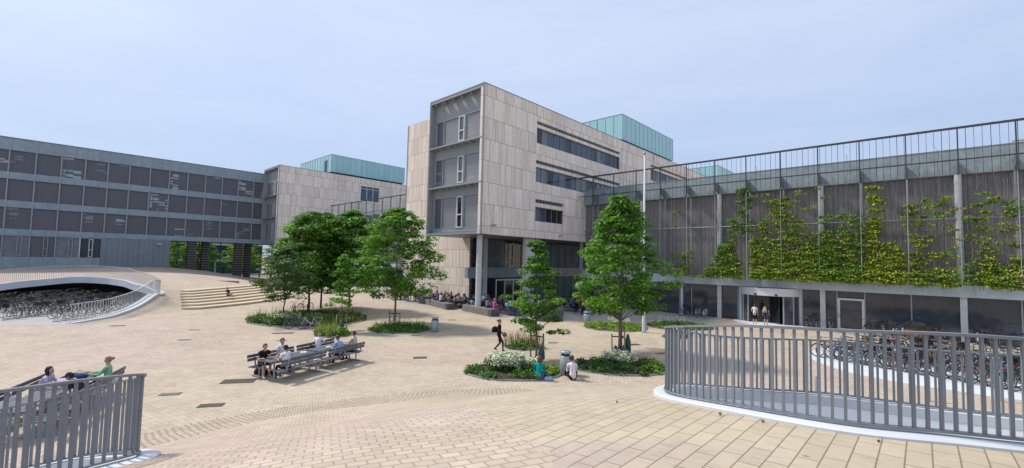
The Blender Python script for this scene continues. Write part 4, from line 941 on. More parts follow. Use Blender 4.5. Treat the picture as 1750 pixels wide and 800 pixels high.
def leaf_cloud(name, blobs, mats, probs, size, seed, parent=None, upbias=1.15, droop=0.3, aspect=1.9, shell=0.5):
    """blobs: (x,y,z,rx,ry,rz,count)"""
    r = np.random.RandomState(seed); C = []; N = []
    mi = []
    for (x, y, z, rx, ry, rz, k) in blobs:
        d = r.normal(size=(k, 3)); d /= np.linalg.norm(d, axis=1)[:, None]; rad = r.uniform(shell, 1.08, k) ** 0.7
        p = d * rad[:, None]; C.append(np.stack([x + p[:, 0] * rx, y + p[:, 1] * ry, z + p[:, 2] * rz], 1))
        nn = d * 0.7 + r.normal(size=(k, 3)) * 0.45; nn[:, 2] += upbias; N.append(nn)
        sh = r.choice(len(mats), p=probs); q = r.choice(len(mats), size=k, p=probs); q[r.uniform(size=k) < 0.5] = sh; mi.append(q)
    C = np.concatenate(C); N = np.concatenate(N); N /= np.linalg.norm(N, axis=1)[:, None]; mi = np.concatenate(mi); n = len(C)
    U = r.normal(size=(n, 3)); U[:, 2] -= droop; U -= N * np.sum(U * N, 1)[:, None]; U /= np.linalg.norm(U, axis=1)[:, None] + 1e-9
    s = size * r.uniform(0.65, 1.35, n)
    return quads_mesh(name, C, N, U, s / aspect, s, mi, mats, parent)

def tree(label, px, py, hgt, prof, rad, z0, mats, probs, seed, nclump=110, leaves=95, size=0.13, trunk_r=0.11, bark='bark', group='trees planted on the plaza', name='plaza_tree', lean=(0, 0), pos=None, flat=0.42, base=0.0, clump_r=0.5, tops=1):
    """prof(t) gives crown radius fraction at t in 0..1 from the crown bottom z0 to the top hgt"""
    x, y = pos if pos else G(px, py); rn = random.Random(seed); t = thing(name, label, 'tree', (x, y, base), rn.uniform(0, 6), group)
    blobs = []; mb = MB(); k = 9
    cx = lambda z: (lean[0] * z / hgt, lean[1] * z / hgt)
    pts = []; rs = []
    for i in range(k + 1):
        z = hgt * 0.93 * i / k; c = cx(z); pts.append((c[0] + rn.uniform(-1, 1) * 0.02 * i, c[1] + rn.uniform(-1, 1) * 0.02 * i, z)); rs.append(trunk_r * (1.15 if i == 0 else (1 - 0.9 * i / k)))
    mb.tube(pts, rs, 9); mb.build('trunk', bark, t, True)
    lm = MB()
    for i in range(nclump):
        q = (i + rn.random()) / nclump; tt = q ** 0.9; z = z0 + (hgt - z0) * tt; R_ = rad * prof(tt)
        a = i * 2.399 + rn.uniform(-0.5, 0.5); rr = R_ * sqrt(rn.uniform(0.08, 1.0)) if rn.random() < 0.45 else R_ * rn.uniform(0.72, 1.0)
        c = cx(z); rr *= 1 + 0.20 * sin(3 * a + seed) + 0.15 * sin(5 * a + z * 2.1) + 0.08 * sin(z * 5 + seed); bx_, by_ = c[0] + rr * cos(a), c[1] + rr * sin(a); cr = clump_r * rn.uniform(0.45, 1.2) * (0.55 + 0.45 * min(1, R_ / (0.6 * rad)))
        dz = -0.12 * rr + rn.uniform(-0.2, 0.2)
        blobs.append((bx_, by_, z + dz, cr * 1.2, cr * 1.2, cr * flat, int(1.35 * leaves * rn.uniform(0.5, 1.2) * (0.4 + 0.6 * cr / clump_r))))
        if i % 3 == 0:
            zb = max(z0 * 0.75, z - rr * 0.55 - 0.3); zb = min(zb, hgt * 0.85); cb = cx(zb)
            lm.tube([(cb[0], cb[1], zb), ((cb[0] + bx_) / 2, (cb[1] + by_) / 2, (zb + z + dz) / 2 + 0.08), (bx_, by_, z + dz)], [max(0.012, trunk_r * 0.32 * (1 - zb / hgt)), 0.016, 0.008], 5)
    lm.build('limbs', bark, t, True)
    leaf_cloud('crown', blobs, mats, probs, size * 0.84, seed, t)
    return t
lim = lambda t: (min(1.0, 0.50 + 2.0 * t) * (1 - max(0, t - 0.25) / 0.75) ** 0.62)
oval = lambda t: max(0.12, sin(pi * min(1, (0.16 + 0.84 * t))) ** 0.6)
LF = ['leaf_fresh', 'leaf_mid', 'leaf_dark']
tree('tallest young plaza tree with a broad fresh green crown, rising in front of the flagpole', 1060, 606, 8.35, lim, 2.45, 2.35, LF, [0.5, 0.38, 0.12], 11, 185, 92, 0.12, 0.115, clump_r=0.52)
tree('small thin-crowned young tree beside the white flowers and the litter bin', 916, 617, 5.75, lambda t: (0.8 if t < 0.1 else 1.0 if t < 0.45 else (0.75 if t < 0.72 else 0.33)) * (0.8 + 0.2 * sin(t * 19)), 1.45, 1.5, LF, [0.3, 0.5, 0.2], 12, 90, 90, 0.095, 0.06, clump_r=0.36)
tree('round-crowned single tree before the left end of the terrace', 674, 556, 8.3, lambda t: oval(t) * 0.98, 2.75, 2.3, LF, [0.45, 0.4, 0.15], 13, 190, 80, 0.13, 0.085, clump_r=0.6)
tree('large full tree on the left of the planted cluster, its crown reaching highest', 527, 533, 8.6, lambda t: oval(t), 2.85, 2.0, LF, [0.42, 0.4, 0.18], 14, 260, 95, 0.135, 0.10, 'bark_dark', clump_r=0.62)
tree('full tree in the middle of the planted cluster, half merged with its neighbours', 548, 527, 8.7, lambda t: oval(t) * 0.95, 2.6, 2.4, LF, [0.4, 0.4, 0.2], 15, 200, 90, 0.14, 0.09, 'bark_dark', clump_r=0.62)
tree('full tree on the right of the planted cluster with a lighter green crown top', 596, 531, 8.9, lambda t: oval(t) * 0.95, 2.65, 2.5, LF, [0.5, 0.36, 0.14], 16, 230, 92, 0.14, 0.09, 'bark_dark', clump_r=0.62)
tree('dark small-leaved tree at the left edge of the planted cluster with a thin black stem', 484, 552, 5.3, lambda t: oval(t), 1.75, 1.9, ['leaf_dark', 'leaf_grey', 'leaf_mid'], [0.5, 0.3, 0.2], 17, 110, 85, 0.09, 0.055, 'bark_dark', clump_r=0.45)
tree('slim sapling tied to two wooden stakes in front of the planted cluster', 583, 566, 4.9, lambda t: 0.95 * (1 - t) ** 0.55 * (0.8 + 0.2 * sin(t * 23)), 0.95, 1.6, LF, [0.75, 0.2, 0.05], 18, 55, 60, 0.10, 0.035, clump_r=0.32)

# stakes, ties and watering bags at young trees
def stakes(px, py, hts, rad, a0, mats_, label, bag=None):
    x, y = G(px, py); t = thing('tree_stakes', label, 'tree stakes', (x, y, 0.05))
    P = []
    for i, (h, mm) in enumerate(zip(hts, mats_)):
        a = a0 + i * 2 * pi / len(hts); p = (rad * cos(a), rad * sin(a)); P.append((p, h))
        m_ = MB(); m_.tube([(p[0], p[1], 0), (p[0] * 1.05, p[1] * 1.05, h)], 0.035, 8); m_.build('stake', mm, t, True)
    m_ = MB()
    zt = min(hts) * 0.86
    for (p, h) in P: m_.beam((p[0], p[1], zt), (0, 0, zt + 0.02), 0.015, 0.06)
    m_.build('tie', 'blackplastic', t)
    if bag:
        for bx_, by_, h in bag:
            m_ = MB(); m_.lathe([(0.10, 0), (0.17, 0.08), (0.16, h * 0.6), (0.05, h), (0, h)], 10, (bx_, by_)); m_.build('watering_bag', 'water_bag', t, True)
stakes(1060, 606, [1.0, 1.35, 1.3], 0.42, 2.9, ['stake_wood', 'stake_wood', 'stake_grey'], 'three stakes with black ties and green watering bags round the tallest tree', [(0.12, -0.32, 0.5), (-0.3, -0.2, 0.45), (0.42, 0.1, 1.0)])
stakes(917, 617, [1.35, 1.3], 0.33, 2.6, ['stake_grey', 'stake_grey'], 'two thick grey stakes holding the small tree behind the teal-shirted person', [(0.22, -0.1, 0.7)])
stakes(583, 566, [1.0, 1.0], 0.3, 0.1, ['stake_wood', 'stake_wood'], 'two pale wooden stakes with a dark bag at the slim sapling', [(0.05, -0.12, 0.7)])
stakes(674, 556, [0.9, 1.0], 0.35, 0.4, ['stake_wood', 'stake_grey'], 'short stakes and ties at the round-crowned tree', None)

# ---------------------------------------------------------------- planting beds
def bed(pL, pR, yT, yB, label, covers_, h=0.35, seed=1, kerb=True, flowers=None, tall=None, dens=1.0, size=0.07):
    """covers_: list of (mat list, probs, weight) ground-cover patches"""
    ym = (yT + yB) / 2 + 2; xl, _ = G(pL, ym); xr, yy = G(pR, ym); _, yn = G((pL + pR) / 2, yB); _, yf = G((pL + pR) / 2, yT + 1, h)
    cx_, cy_ = (xl + xr) / 2, (yn + yf) / 2; rx, ry = (xr - xl) / 2, (yf - yn) / 2
    t = thing('planting_bed', label, 'planting bed', (cx_, cy_, 0)); n = 48
    k = MB(); k.lathe([(1, 0), (1, 0.06), (0.97, 0.065), (0.965, 0.0)], n); k.v = [(x * rx, y * ry, z) for x, y, z in k.v]; k.build('edging', 'kerb_steel', t)
    k = MB(); k.lathe([(0.966, 0.03), (0.5, 0.07), (0, 0.09)], n); k.v = [(x * rx, y * ry, z) for x, y, z in k.v]; k.build('soil', 'soil', t)
    r = random.Random(seed); area = pi * rx * ry; blobs = []
    sets = []
    for ms, pr, fn in covers_:
        bl = []
        N_ = int(area * 10 * dens)
        for i in range(N_):
            a = r.uniform(0, 2 * pi); q = sqrt(r.random()); u, v = q * cos(a), q * sin(a)
            if not fn(u, v, r): continue
            hh = h * r.uniform(0.55, 1.1) * (1 - 0.35 * q ** 4)
            bl.append((cx_ + u * rx * 0.98, cy_ + v * ry * 0.98, hh * 0.55, 0.21, 0.21, hh * 0.5, int(26 * r.uniform(0.6, 1.3))))
        if bl: sets.append((bl, ms, pr))
    for bl, ms, pr in sets:
        o = leaf_cloud('ground_cover', bl, ms, pr, size, seed, None, 0.7); tag(o, None, None, None, 'stuff')
    if flowers:
        bl = []
        for (u, v, ru, rv_, num, hh) in flowers:
            for i in range(num):
                a = r.uniform(0, 2 * pi); q = sqrt(r.random()); bl.append((cx_ + (u + q * cos(a) * ru) * rx, cy_ + (v + q * sin(a) * rv_) * ry, hh * r.uniform(0.55, 1.0), 0.10, 0.10, 0.14, 9))
        o = leaf_cloud('white_flowers', bl, ['flower_white', 'leaf_grey'], [0.8, 0.2], 0.055, seed + 5); tag(o, None, None, None, 'stuff')
    if tall:
        C = []; N_ = []
        ms, num, hh, fn = tall; rr = np.random.RandomState(seed + 9); cs = []; ns = []; us = []; sx = []; sy = []
        i = 0
        while i < num:
            a = r.uniform(0, 2 * pi); q = sqrt(r.random()); u, v = q * cos(a), q * sin(a)
            if not fn(u, v, r): i += 0.2; continue
            i += 1
            hgt = hh * r.uniform(0.5, 1.1); lx, ly = r.uniform(-.25, .25), r.uniform(-.25, .25)
            cs.append((cx_ + u * rx + lx * hgt / 2, cy_ + v * ry + ly * hgt / 2, hgt / 2)); us.append((lx, ly, 1)); ns.append((r.uniform(-1, 1), r.uniform(-1, 1), 0.1)); sx.append(0.012); sy.append(hgt / 2)
        cs = np.array(cs); us = np.array(us); ns = np.array(ns); us /= np.linalg.norm(us, axis=1)[:, None]; ns -= us * np.sum(us * ns, 1)[:, None]; ns /= np.linalg.norm(ns, axis=1)[:, None]
        o = quads_mesh('tall_grass', cs, ns, us, np.array(sx), np.array(sy), rr.randint(0, len(ms), len(cs)), ms); tag(o, None, None, None, 'stuff')
    return cx_, cy_, rx, ry
ALL = lambda u, v, r: True
mixd = (['leaf_dark', 'leaf_mid', 'leaf_grey'], [0.45, 0.45, 0.1])
bright = (['grass_bright', 'leaf_lime', 'leaf_mid'], [0.5, 0.3, 0.2])
bed(434, 633, 524, 560, 'large oval planting bed under the tree cluster with dark shrubs and bicycles before it', [mixd + (ALL,)], 0.5, 1, tall=(['grass_straw', 'leaf_grey'], 420, 1.0, lambda u, v, r: abs(u) > 0.55 or v > 0.6), size=0.085,
    flowers=[(-0.3, -0.55, 0.18, 0.2, 40, 0.8), (-0.05, -0.6, 0.14, 0.2, 30, 0.7)])
bed(552, 612, 552, 578, 'small bed of grasses round the slim sapling behind the picnic tables', [(['leaf_mid', 'grass_bright', 'leaf_dark'], [0.4, 0.3, 0.3], ALL)], 0.55, 2, tall=(['grass_straw', 'grass_bright'], 260, 0.9, lambda u, v, r: u < 0.2), dens=1.3)
bed(633, 739, 546, 571, 'oval bed of low dark green shrubs under the round-crowned tree', [(['leaf_mid', 'leaf_dark', 'leaf_fresh'], [0.5, 0.3, 0.2], ALL)], 0.42, 3, flowers=[(-0.2, 0.5, 0.4, 0.2, 20, 0.6)], tall=(['grass_straw', 'leaf_grey'], 150, 0.8, lambda u, v, r: v > 0.2))
bed(795, 957, 606, 652, 'round planting bed with a large patch of white flowers left of the teal-shirted person', [mixd + (lambda u, v, r: not (u > 0.45 and r.random() < 0.8),), bright + (lambda u, v, r: u > 0.45,)], 0.42, 4,
    flowers=[(-0.12, 0.1, 0.38, 0.42, 330, 0.72), (0.25, 0.0, 0.3, 0.2, 60, 0.6)])
bed(862, 927, 575, 599, 'small round bed of tall grass behind the white-flowered bed', [(['leaf_mid', 'leaf_dark', 'grass_bright'], [0.4, 0.35, 0.25], ALL)], 0.45, 5, tall=(['grass_straw', 'grass_straw', 'leaf_red'], 330, 0.95, lambda u, v, r: v > -0.3), dens=1.2)
bed(980, 1133, 601, 643, 'large round planting bed under the tallest tree, dark green with a yellowish right end', [mixd + (lambda u, v, r: u < 0.5 or r.random() < 0.4,), (['leaf_mid', 'grass_bright'], [0.5, 0.5], lambda u, v, r: u > 0.45)], 0.38, 6,
    flowers=[(-0.1, 0.35, 0.3, 0.25, 90, 0.6), (0.2, 0.1, 0.15, 0.2, 25, 0.6)])
bed(996, 1098, 545, 567, 'bright green low oval bed between the terrace and the tallest tree', [bright + (ALL,)], 0.35, 7, dens=1.1, flowers=[(0.2, 0.4, 0.4, 0.3, 35, 0.6)])
bed(1104, 1207, 545, 565, 'long bright green bed near the hall front, right of the flagpole', [bright + (lambda u, v, r: v < 0.4 or r.random() < 0.4,), mixd + (lambda u, v, r: u > 0.4 or v > 0.5,)], 0.32, 8, flowers=[(-0.1, 0.6, 0.55, 0.2, 60, 0.55)])
bed(1122, 1168, 560, 580, 'small dark bed with pale flowers just left of the foreground railing', [mixd + (ALL,)], 0.5, 9, flowers=[(0.0, 0.5, 0.6, 0.3, 50, 0.65)])
rr_ = random.Random(3)
for k, (px, py, h, lab) in enumerate([(1184, 682, .16, 'tiny weed tuft at the foot of the kerb, leftmost'), (1177, 0, 0, ''), (1180, 0, 0, '')][:1]): pass
def tuft(x, y, h, label):
    n = 26; r = np.random.RandomState(int(abs(x * 100))); a = r.uniform(0, 6.28, n); l = r.uniform(.3, 1, n) * h; U = np.stack([np.cos(a) * .5, np.sin(a) * .5, np.ones(n)], 1); U /= np.linalg.norm(U, axis=1)[:, None]
    N_ = np.cross(U, r.normal(size=(n, 3))); N_ /= np.linalg.norm(N_, axis=1)[:, None]; C = U * l[:, None] / 2
    o = quads_mesh('weed_tuft', C, N_, U, np.full(n, .006), l / 2, r.randint(0, 2, n), ['leaf_mid', 'grass_straw']); o.location = (x, y, H(x, y)); tag(o, label, 'weed')
tuft(2.62, 5.55, .06, 'little dry weed tuft by the kerb near the left end of the foreground railing'); tuft(2.95, 5.2, .05, 'second weed tuft, a step further right along the kerb'); tuft(3.75, 4.55, .04, 'dark tiny weed at the kerb below the railing bars'); tuft(1.6, 6.6, .05, 'small weed in the joint of the slabs left of the kerb end')

# ---------------------------------------------------------------- climbing plants on the trellis (plane x = RA - 1.0 in grid coordinates)
def climber(label, b0, b1, fn, mats_, probs, seed, num, size=0.11, stems=4, plane=41.45, zlo=3.72):
    """fn(s, z) -> probability density over s in 0..1 along the wall"""
    bc = (b0 + b1) / 2; x, y = W(plane, bc); t = thing('climbing_plant', label, 'climbing plant', (x, y, 0), GRID, 'climbing plants on the trellis of the hall')
    r = random.Random(seed); blobs = []; tries = 0
    while len(blobs) < num and tries < num * 60:
        tries += 1; s = r.random(); z = r.uniform(zlo, 11.5)
        if r.random() < fn(s, z) * 1.0: blobs.append((r.uniform(-0.1, 0.12) - (0.12 if z < 4.6 else 0), (s - 0.5) * (b1 - b0), z, 0.17, 0.40, 0.12, int(38 * r.uniform(0.5, 1.3))))
    st = MB()
    for i in range(stems):
        y0 = (r.random() - 0.5) * (b1 - b0) * 0.8; pts = []; z = 3.5; yy = y0
        top = r.uniform(7, 13.8)
        while z < top: pts.append((r.uniform(-0.03, 0.03), yy, z)); z += 0.45; yy += r.uniform(-0.1, 0.1)
        st.tube(pts, 0.014, 4)
        for j in range(5):
            q = r.choice(pts); st.tube([q, (q[0], q[1] + r.uniform(-0.5, 0.5), q[2] + r.uniform(0.2, 0.5))], 0.008, 4)
    st.build('stems', 'bark', t); leaf_cloud('foliage', blobs, mats_, probs, size, seed, t, 0.5, 0.6, 1.6, 0.1)
YM = ['leaf_lime', 'leaf_yellow', 'leaf_fresh', 'leaf_mid', 'leaf_red']
bump_ = lambda s, c, w: math.exp(-((s - c) / w) ** 2)
def ab_(px): # grid b on the trellis plane for a picture column
    d = (px - CX) / FPX; dx = d * RT[0] + FW[0]; dd = (px - CX) / FPX * RT - (430 - CY) / FPX * UP + FW; t = 41.45 / (dd[0] * DA[0] + dd[1] * DA[1]); return t * (dd[0] * DB[0] + dd[1] * DB[1])
CL = [
 ('thin green climber at the left end of the trellis, next to the tallest tree', 1150, 1184, lambda s, z: bump_(z, 4.2, 1.4) * 0.6 + 0.05, [0.35, 0.2, 0.3, 0.1, 0.05], 40, 4),
 ('rounded green mound of climber with one thin shoot, left of the revolving door', 1184, 1266, lambda s, z: (z < 3.8 + 2.9 * bump_(s, 0.68, 0.3)) * 0.9 + (abs(s - 0.86) < 0.05 and z < 8.9) * 0.0 + (abs(s - 0.85) < 0.06) * (z < 9) * 0.4, [0.28, 0.12, 0.4, 0.18, 0.02], 210, 5),
 ('dark green climber hanging as a narrow strip from the parapet', 1262, 1282, lambda s, z: (z > 7.6) * 0.9, [0.1, 0.05, 0.4, 0.45, 0.0], 46, 3),
 ('huge yellow-green climber spreading right of the narrow strip, above the revolving door', 1284, 1402, lambda s, z: (z < 5.9 + 0.8 * sin(s * 17)) * 1.0 + (z < 7.3 + 3.4 * bump_(s, 0.45, 0.28)) * 0.30 + (z < 11) * 0.03, [0.38, 0.26, 0.26, 0.08, 0.02], 560, 12),
 ('dense green climber right of the white column over the glass door', 1398, 1480, lambda s, z: (z < 6.2 + 1.3 * sin(s * 9)) * 1.0 + (z < 8.8) * 0.13 + (z < 11) * 0.02, [0.28, 0.13, 0.38, 0.2, 0.01], 400, 8),
 ('bright yellow climber with a tall crooked shoot, fourth bay from the right', 1478, 1548, lambda s, z: (z < 4.8 + 2.0 * bump_(s, 0.6, 0.4)) * 0.9 + (abs(s - (0.22 + 0.02 * (z - 6))) < 0.13) * (z < 10.9) * 0.8, [0.34, 0.42, 0.2, 0.02, 0.02], 260, 7),
 ('sparse climber with scattered yellow tufts left of the thick white column', 1548, 1638, lambda s, z: 0.30 * (z < 4.9) + 0.10 * (z < 9.8) + 0.12 * bump_(s, 0.25, 0.15) * (z < 9), [0.34, 0.30, 0.24, 0.07, 0.05], 130, 9),
 ('reddish sparse climber at the right edge of the trellis', 1650, 1750, lambda s, z: 0.6 * (z < 5.4) * (0.15 + s) + 0.10 * (z < 9.5) + 0.16 * bump_(s, 0.35, 0.12) * (z < 10), [0.34, 0.24, 0.22, 0.12, 0.08], 170, 9)]
for k, (lab, p0, p1, fn, pr, num, st) in enumerate(CL):
    climber(lab, ab_(p1), ab_(p0), (lambda f: (lambda s, z: f(1 - s, z)))(fn), YM, pr, 30 + k, int(num * 1.05), size=0.088, stems=st)

# trees beyond the passage and beyond the left building
for k, (a, b, h, lab) in enumerate([(19, 112, 8, 'far street tree seen through the left bay of the passage'), (24, 116, 9, 'far street tree seen through the middle bay of the passage'), (30, 112, 8, 'far street tree seen right of the banded supports'), (36, 104, 9.5, 'pale green tree behind the dark small-leaved tree'), (41, 112, 10, 'far pale tree beyond the travertine building supports'), (35, 124, 10, 'tree at the far end of the street beyond the passage')]):
    tree(lab, 0, 0, h, oval, 3.2, 1.8, ['leaf_fresh', 'leaf_lime', 'leaf_mid'], [0.5, 0.25, 0.25], 60 + k, 90, 60, 0.22, 0.12, 'bark_dark', 'street trees beyond the passage', 'street_tree', pos=W(a, b), clump_r=0.8)
for k, (a, b) in enumerate([(30.5, 99), (32.0, 97), (33, 100)]):
    x, y = W(a, b); t = MB().lathe([(0.12, -0.5), (0.1, 6.7)], 10).build('post', 'dark_metal', None, True); t.location = (x, y, 0); tag(t, ['slim dark post under the raised building, left of three', 'slim dark post under the raised building, in the middle of three', 'slim dark post under the raised building, right of three'][k], 'post', 'posts under the raised building')
# ================================================================ BICYCLES
for k, c in dict(paint_black=(0.015, 0.015, 0.017), paint_grey=(0.16, 0.17, 0.18), paint_white=(0.6, 0.6, 0.6), paint_blue=(0.03, 0.09, 0.25), paint_red=(0.3, 0.025, 0.03), paint_green=(0.03, 0.12, 0.07), paint_silver=(0.4, 0.42, 0.43), paint_orange=(0.6, 0.17, 0.02)).items():
    mat(k, c, 0.35, var=0.05, spec=0.5)
mat('rubber', (0.02, 0.02, 0.02), 0.8); mat('leather', (0.03, 0.025, 0.02), 0.5, var=0.3); mat('wicker', (0.22, 0.14, 0.07), 0.8, var=0.3, scale=20); mat('chrome', (0.5, 0.5, 0.5), 0.25, 0.8)
def ring(mb, cx_, cz, R_, r, n=22, m=5, y=0.0):
    vs = []
    for i in range(n):
        a = 2 * pi * i / n
        for j in range(m):
            b = 2 * pi * j / m; q = R_ + r * cos(b); vs.append((cx_ + q * cos(a), y + r * sin(b), cz + q * sin(a)))
    mb.add(vs, [(i * m + j, ((i + 1) % n) * m + j, ((i + 1) % n) * m + (j + 1) % m, i * m + (j + 1) % m) for i in range(n) for j in range(m)])
def bike_meshes():
    M_ = {}
    w = MB(); ring(w, 0, 0, 0.335, 0.019); w.cm = 1; ring(w, 0, 0, 0.312, 0.010, 22, 4)
    for i in range(12):
        a = 2 * pi * i / 12; w.beam((0.02 * cos(a), (-1) ** i * 0.02, 0.02 * sin(a)), (0.305 * cos(a + 0.1), 0, 0.305 * sin(a + 0.1)), 0.004, 0.004)
    w.tube([(0, -0.04, 0), (0, 0.04, 0)], 0.025, 6); M_['wheel'] = w
    def frame(step):
        f = MB(); bb = (-0.06, 0, 0.29); st = (-0.20, 0, 0.74); hd = (0.36, 0, 0.80); hb = (0.385, 0, 0.66)
        f.tube([bb, (-0.22, 0, 0.80)], 0.016, 6)
        f.tube([bb, hb], 0.019, 6)
        if step: f.tube([(-0.10, 0, 0.42), (0.12, 0, 0.44), hd], 0.015, 6)
        else: f.tube([st, hd], 0.015, 6)
        f.tube([hd, hb], 0.02, 6)
        for y in (-0.045, 0.045):
            f.tube([bb, (-0.52, y, 0.345)], 0.009, 4); f.tube([(-0.19, y * 0.4, 0.70), (-0.52, y, 0.345)], 0.009, 4)
            f.tube([hb, (0.43, y, 0.55), (0.53, y, 0.345)], 0.011, 4)
        for cx_ in (-0.52, 0.53):
            pts = [(cx_ + 0.37 * cos(a), 0, 0.345 + 0.37 * sin(a)) for a in [radians(k) for k in (range(40, 200, 20) if cx_ < 0 else range(20, 160, 20))]]
            for p, q in zip(pts[:-1], pts[1:]): f.beam(p, q, 0.05, 0.006)
        f.box(-0.78, -0.28, -0.06, 0.06, 0.745, 0.755); f.tube([(-0.72, 0.05, 0.745), (-0.54, 0.05, 0.36)], 0.006, 4); f.tube([(-0.72, -0.05, 0.745), (-0.54, -0.05, 0.36)], 0.006, 4)
        f.lathe([(0.09, -0.005), (0.09, 0.005)], 12); n = 26; f.v[-n + 2:] = f.v[-n + 2:]
        return f
    fr = frame(True); fr2 = frame(False)
    for f in (fr, fr2):                 # the last lathe is the chain ring: turn it upright at the bottom bracket
        k = 24; f.v = f.v[:-k] + [(-0.06 + x, -0.045 + z, 0.29 + y) for x, y, z in f.v[-k:]]
        f.tube([(-0.06, -0.05, 0.29), (0.06, -0.06, 0.16)], 0.009, 4); f.box(0.02, 0.11, -0.13, -0.06, 0.145, 0.17)
        f.tube([(-0.06, 0.05, 0.29), (-0.18, 0.06, 0.42)], 0.009, 4); f.box(-0.23, -0.14, 0.06, 0.13, 0.41, 0.435)
    M_['frame'] = fr; M_['frame2'] = fr2
    h = MB(); h.tube([(0.36, 0, 0.8), (0.33, 0, 0.98)], 0.014, 6)
    h.tube([(0.10, -0.28, 1.03), (0.28, -0.25, 1.05), (0.38, -0.1, 1.03), (0.36, 0, 0.99), (0.38, 0.1, 1.03), (0.28, 0.25, 1.05), (0.10, 0.28, 1.03)], 0.013, 6); M_['handlebar'] = h
    s = MB(); s.add([(-0.36, -0.09, 0.88), (-0.36, 0.09, 0.88), (-0.10, 0.02, 0.87), (-0.10, -0.02, 0.87), (-0.34, -0.10, 0.92), (-0.34, 0.10, 0.92), (-0.08, 0.02, 0.90), (-0.08, -0.02, 0.90)],
                    [(0, 1, 2, 3), (7, 6, 5, 4), (0, 4, 5, 1), (1, 5, 6, 2), (2, 6, 7, 3), (3, 7, 4, 0)]); s.tube([(-0.215, 0, 0.79), (-0.225, 0, 0.885)], 0.013, 6); M_['saddle'] = s
    b = MB()
    for (x0, x1, y0, y1) in ((0.42, 0.44, -0.19, 0.19), (0.70, 0.72, -0.19, 0.19), (0.44, 0.70, -0.19, -0.17), (0.44, 0.70, 0.17, 0.19)): b.box(x0, x1, y0, y1, 0.76, 0.99)
    b.box(0.42, 0.72, -0.19, 0.19, 0.74, 0.76); M_['basket'] = b
    return M_
BM = bike_meshes(); BIKE_PROTO = {}
def bike_proto(paint, step, basket):
    k = (paint, step, basket)
    if k in BIKE_PROTO: return BIKE_PROTO[k]
    fr = BM['frame' if step else 'frame2'].build('frame', paint); me = {}
    COL.objects.unlink(fr)
    return BIKE_PROTO.setdefault(k, fr.data)
_bk = {}
def shared(name, m):
    key = (name, str(m))
    if key not in _bk: o = BM[name].build(name, m); _bk[key] = o.data; bpy.data.objects.remove(o)
    return _bk[key]
def bicycle(x, y, rz, paint, label, group, step=True, basket=False, lean=0.06, z=None):
    t = thing('bicycle', label, 'bicycle', (x, y, (H(x, y) if z is None else z)), rz, group); t.rotation_euler = (lean, 0, rz)
    obj_from('frame', bike_proto(paint, step, basket), t)
    for cx_ in (-0.52, 0.53): o = obj_from('wheel', shared('wheel', ['rubber', 'chrome']), t, (cx_, 0, 0.355)); o.rotation_euler = (0, random.Random(x + cx_).uniform(0, 1), 0)
    obj_from('handlebar', shared('handlebar', 'blackplastic'), t); obj_from('saddle', shared('saddle', 'leather'), t)
    if basket: obj_from('basket', shared('basket', 'wicker' if basket == 2 else 'blackplastic'), t)
    return t
rb_ = random.Random(21)
PAINTS = ['paint_black'] * 5 + ['paint_grey'] * 2 + ['paint_white', 'paint_blue', 'paint_red', 'paint_green', 'paint_silver', 'paint_silver']
def cname(p): return p.split('_')[1]
def bike_row(p0, p1, n, rz, label, group, z=0.014, jit=0.12, bk_=None):
    for i in range(n):
        f = (i + 0.5) / n; p = rb_.choice(PAINTS); x = p0[0] + (p1[0] - p0[0]) * f; y = p0[1] + (p1[1] - p0[1]) * f
        bk = rb_.choice(bk_ or [False] * 9 + [1, 1, 2]); bicycle(x + rb_.uniform(-.15, .15), y + rb_.uniform(-.05, .05), rz + rb_.uniform(-jit, jit) + (pi if rb_.random() < 0.3 else 0), p, label % cname(p), group, rb_.random() < 0.6, bk, rb_.uniform(-0.1, 0.1), z)
GR1 = 'bicycles packed on the pale curved pad'; PAINTS = ['paint_black'] * 4 + ['paint_grey', 'paint_grey', 'paint_silver', 'paint_silver', 'paint_silver', 'paint_white', 'paint_white', 'paint_blue', 'paint_red', 'paint_green']
bike_row((16.9, 23.9), (20.9, 17.6), 24, -0.15, '%s bicycle in the front row on the pale curved pad behind the foreground railing', GR1)
bike_row((19.1, 25.2), (23.2, 18.8), 23, -0.12, '%s bicycle in the middle row on the pale curved pad behind the foreground railing', GR1)
bike_row((21.4, 26.0), (25.6, 20.2), 20, -0.12, '%s bicycle in the rear row on the pale curved pad behind the foreground railing', GR1)
GR2 = 'bicycles leaning along the hall front'
def wallrow(bs, off, label, paints=None, rz=None):
    for i, b in enumerate(bs):
        x, y = W(42.0 - off, b); p = (paints or PAINTS)[rb_.randrange(len(paints or PAINTS))]
        bicycle(x, y, GRID + (rb_.uniform(-0.15, 0.15) if rz is None else rz) + (pi if rb_.random() < .5 else 0), p, label % cname(p), GR2, rb_.random() < .5, rb_.choice([False, 1]), rb_.uniform(-.08, .08), 0.012)
wallrow([16.6, 15.9, 15.1, 14.5], 0.8, '%s bicycle against the glass left of the revolving door')
wallrow([6.7, 6.1, 5.3], 0.9, '%s bicycle by the column just right of the revolving door')
wallrow([3.2, 2.7, 2.2, 1.6, 1.1, 0.3, -0.1, -0.5, -2.4, -2.9, -3.3], 0.9, '%s bicycle before the dark glass right of the white-framed door')
wallrow([-3.9, -4.6], 1.0, '%s bicycle standing lengthwise at the right end of the hall glass', None, 1.3)
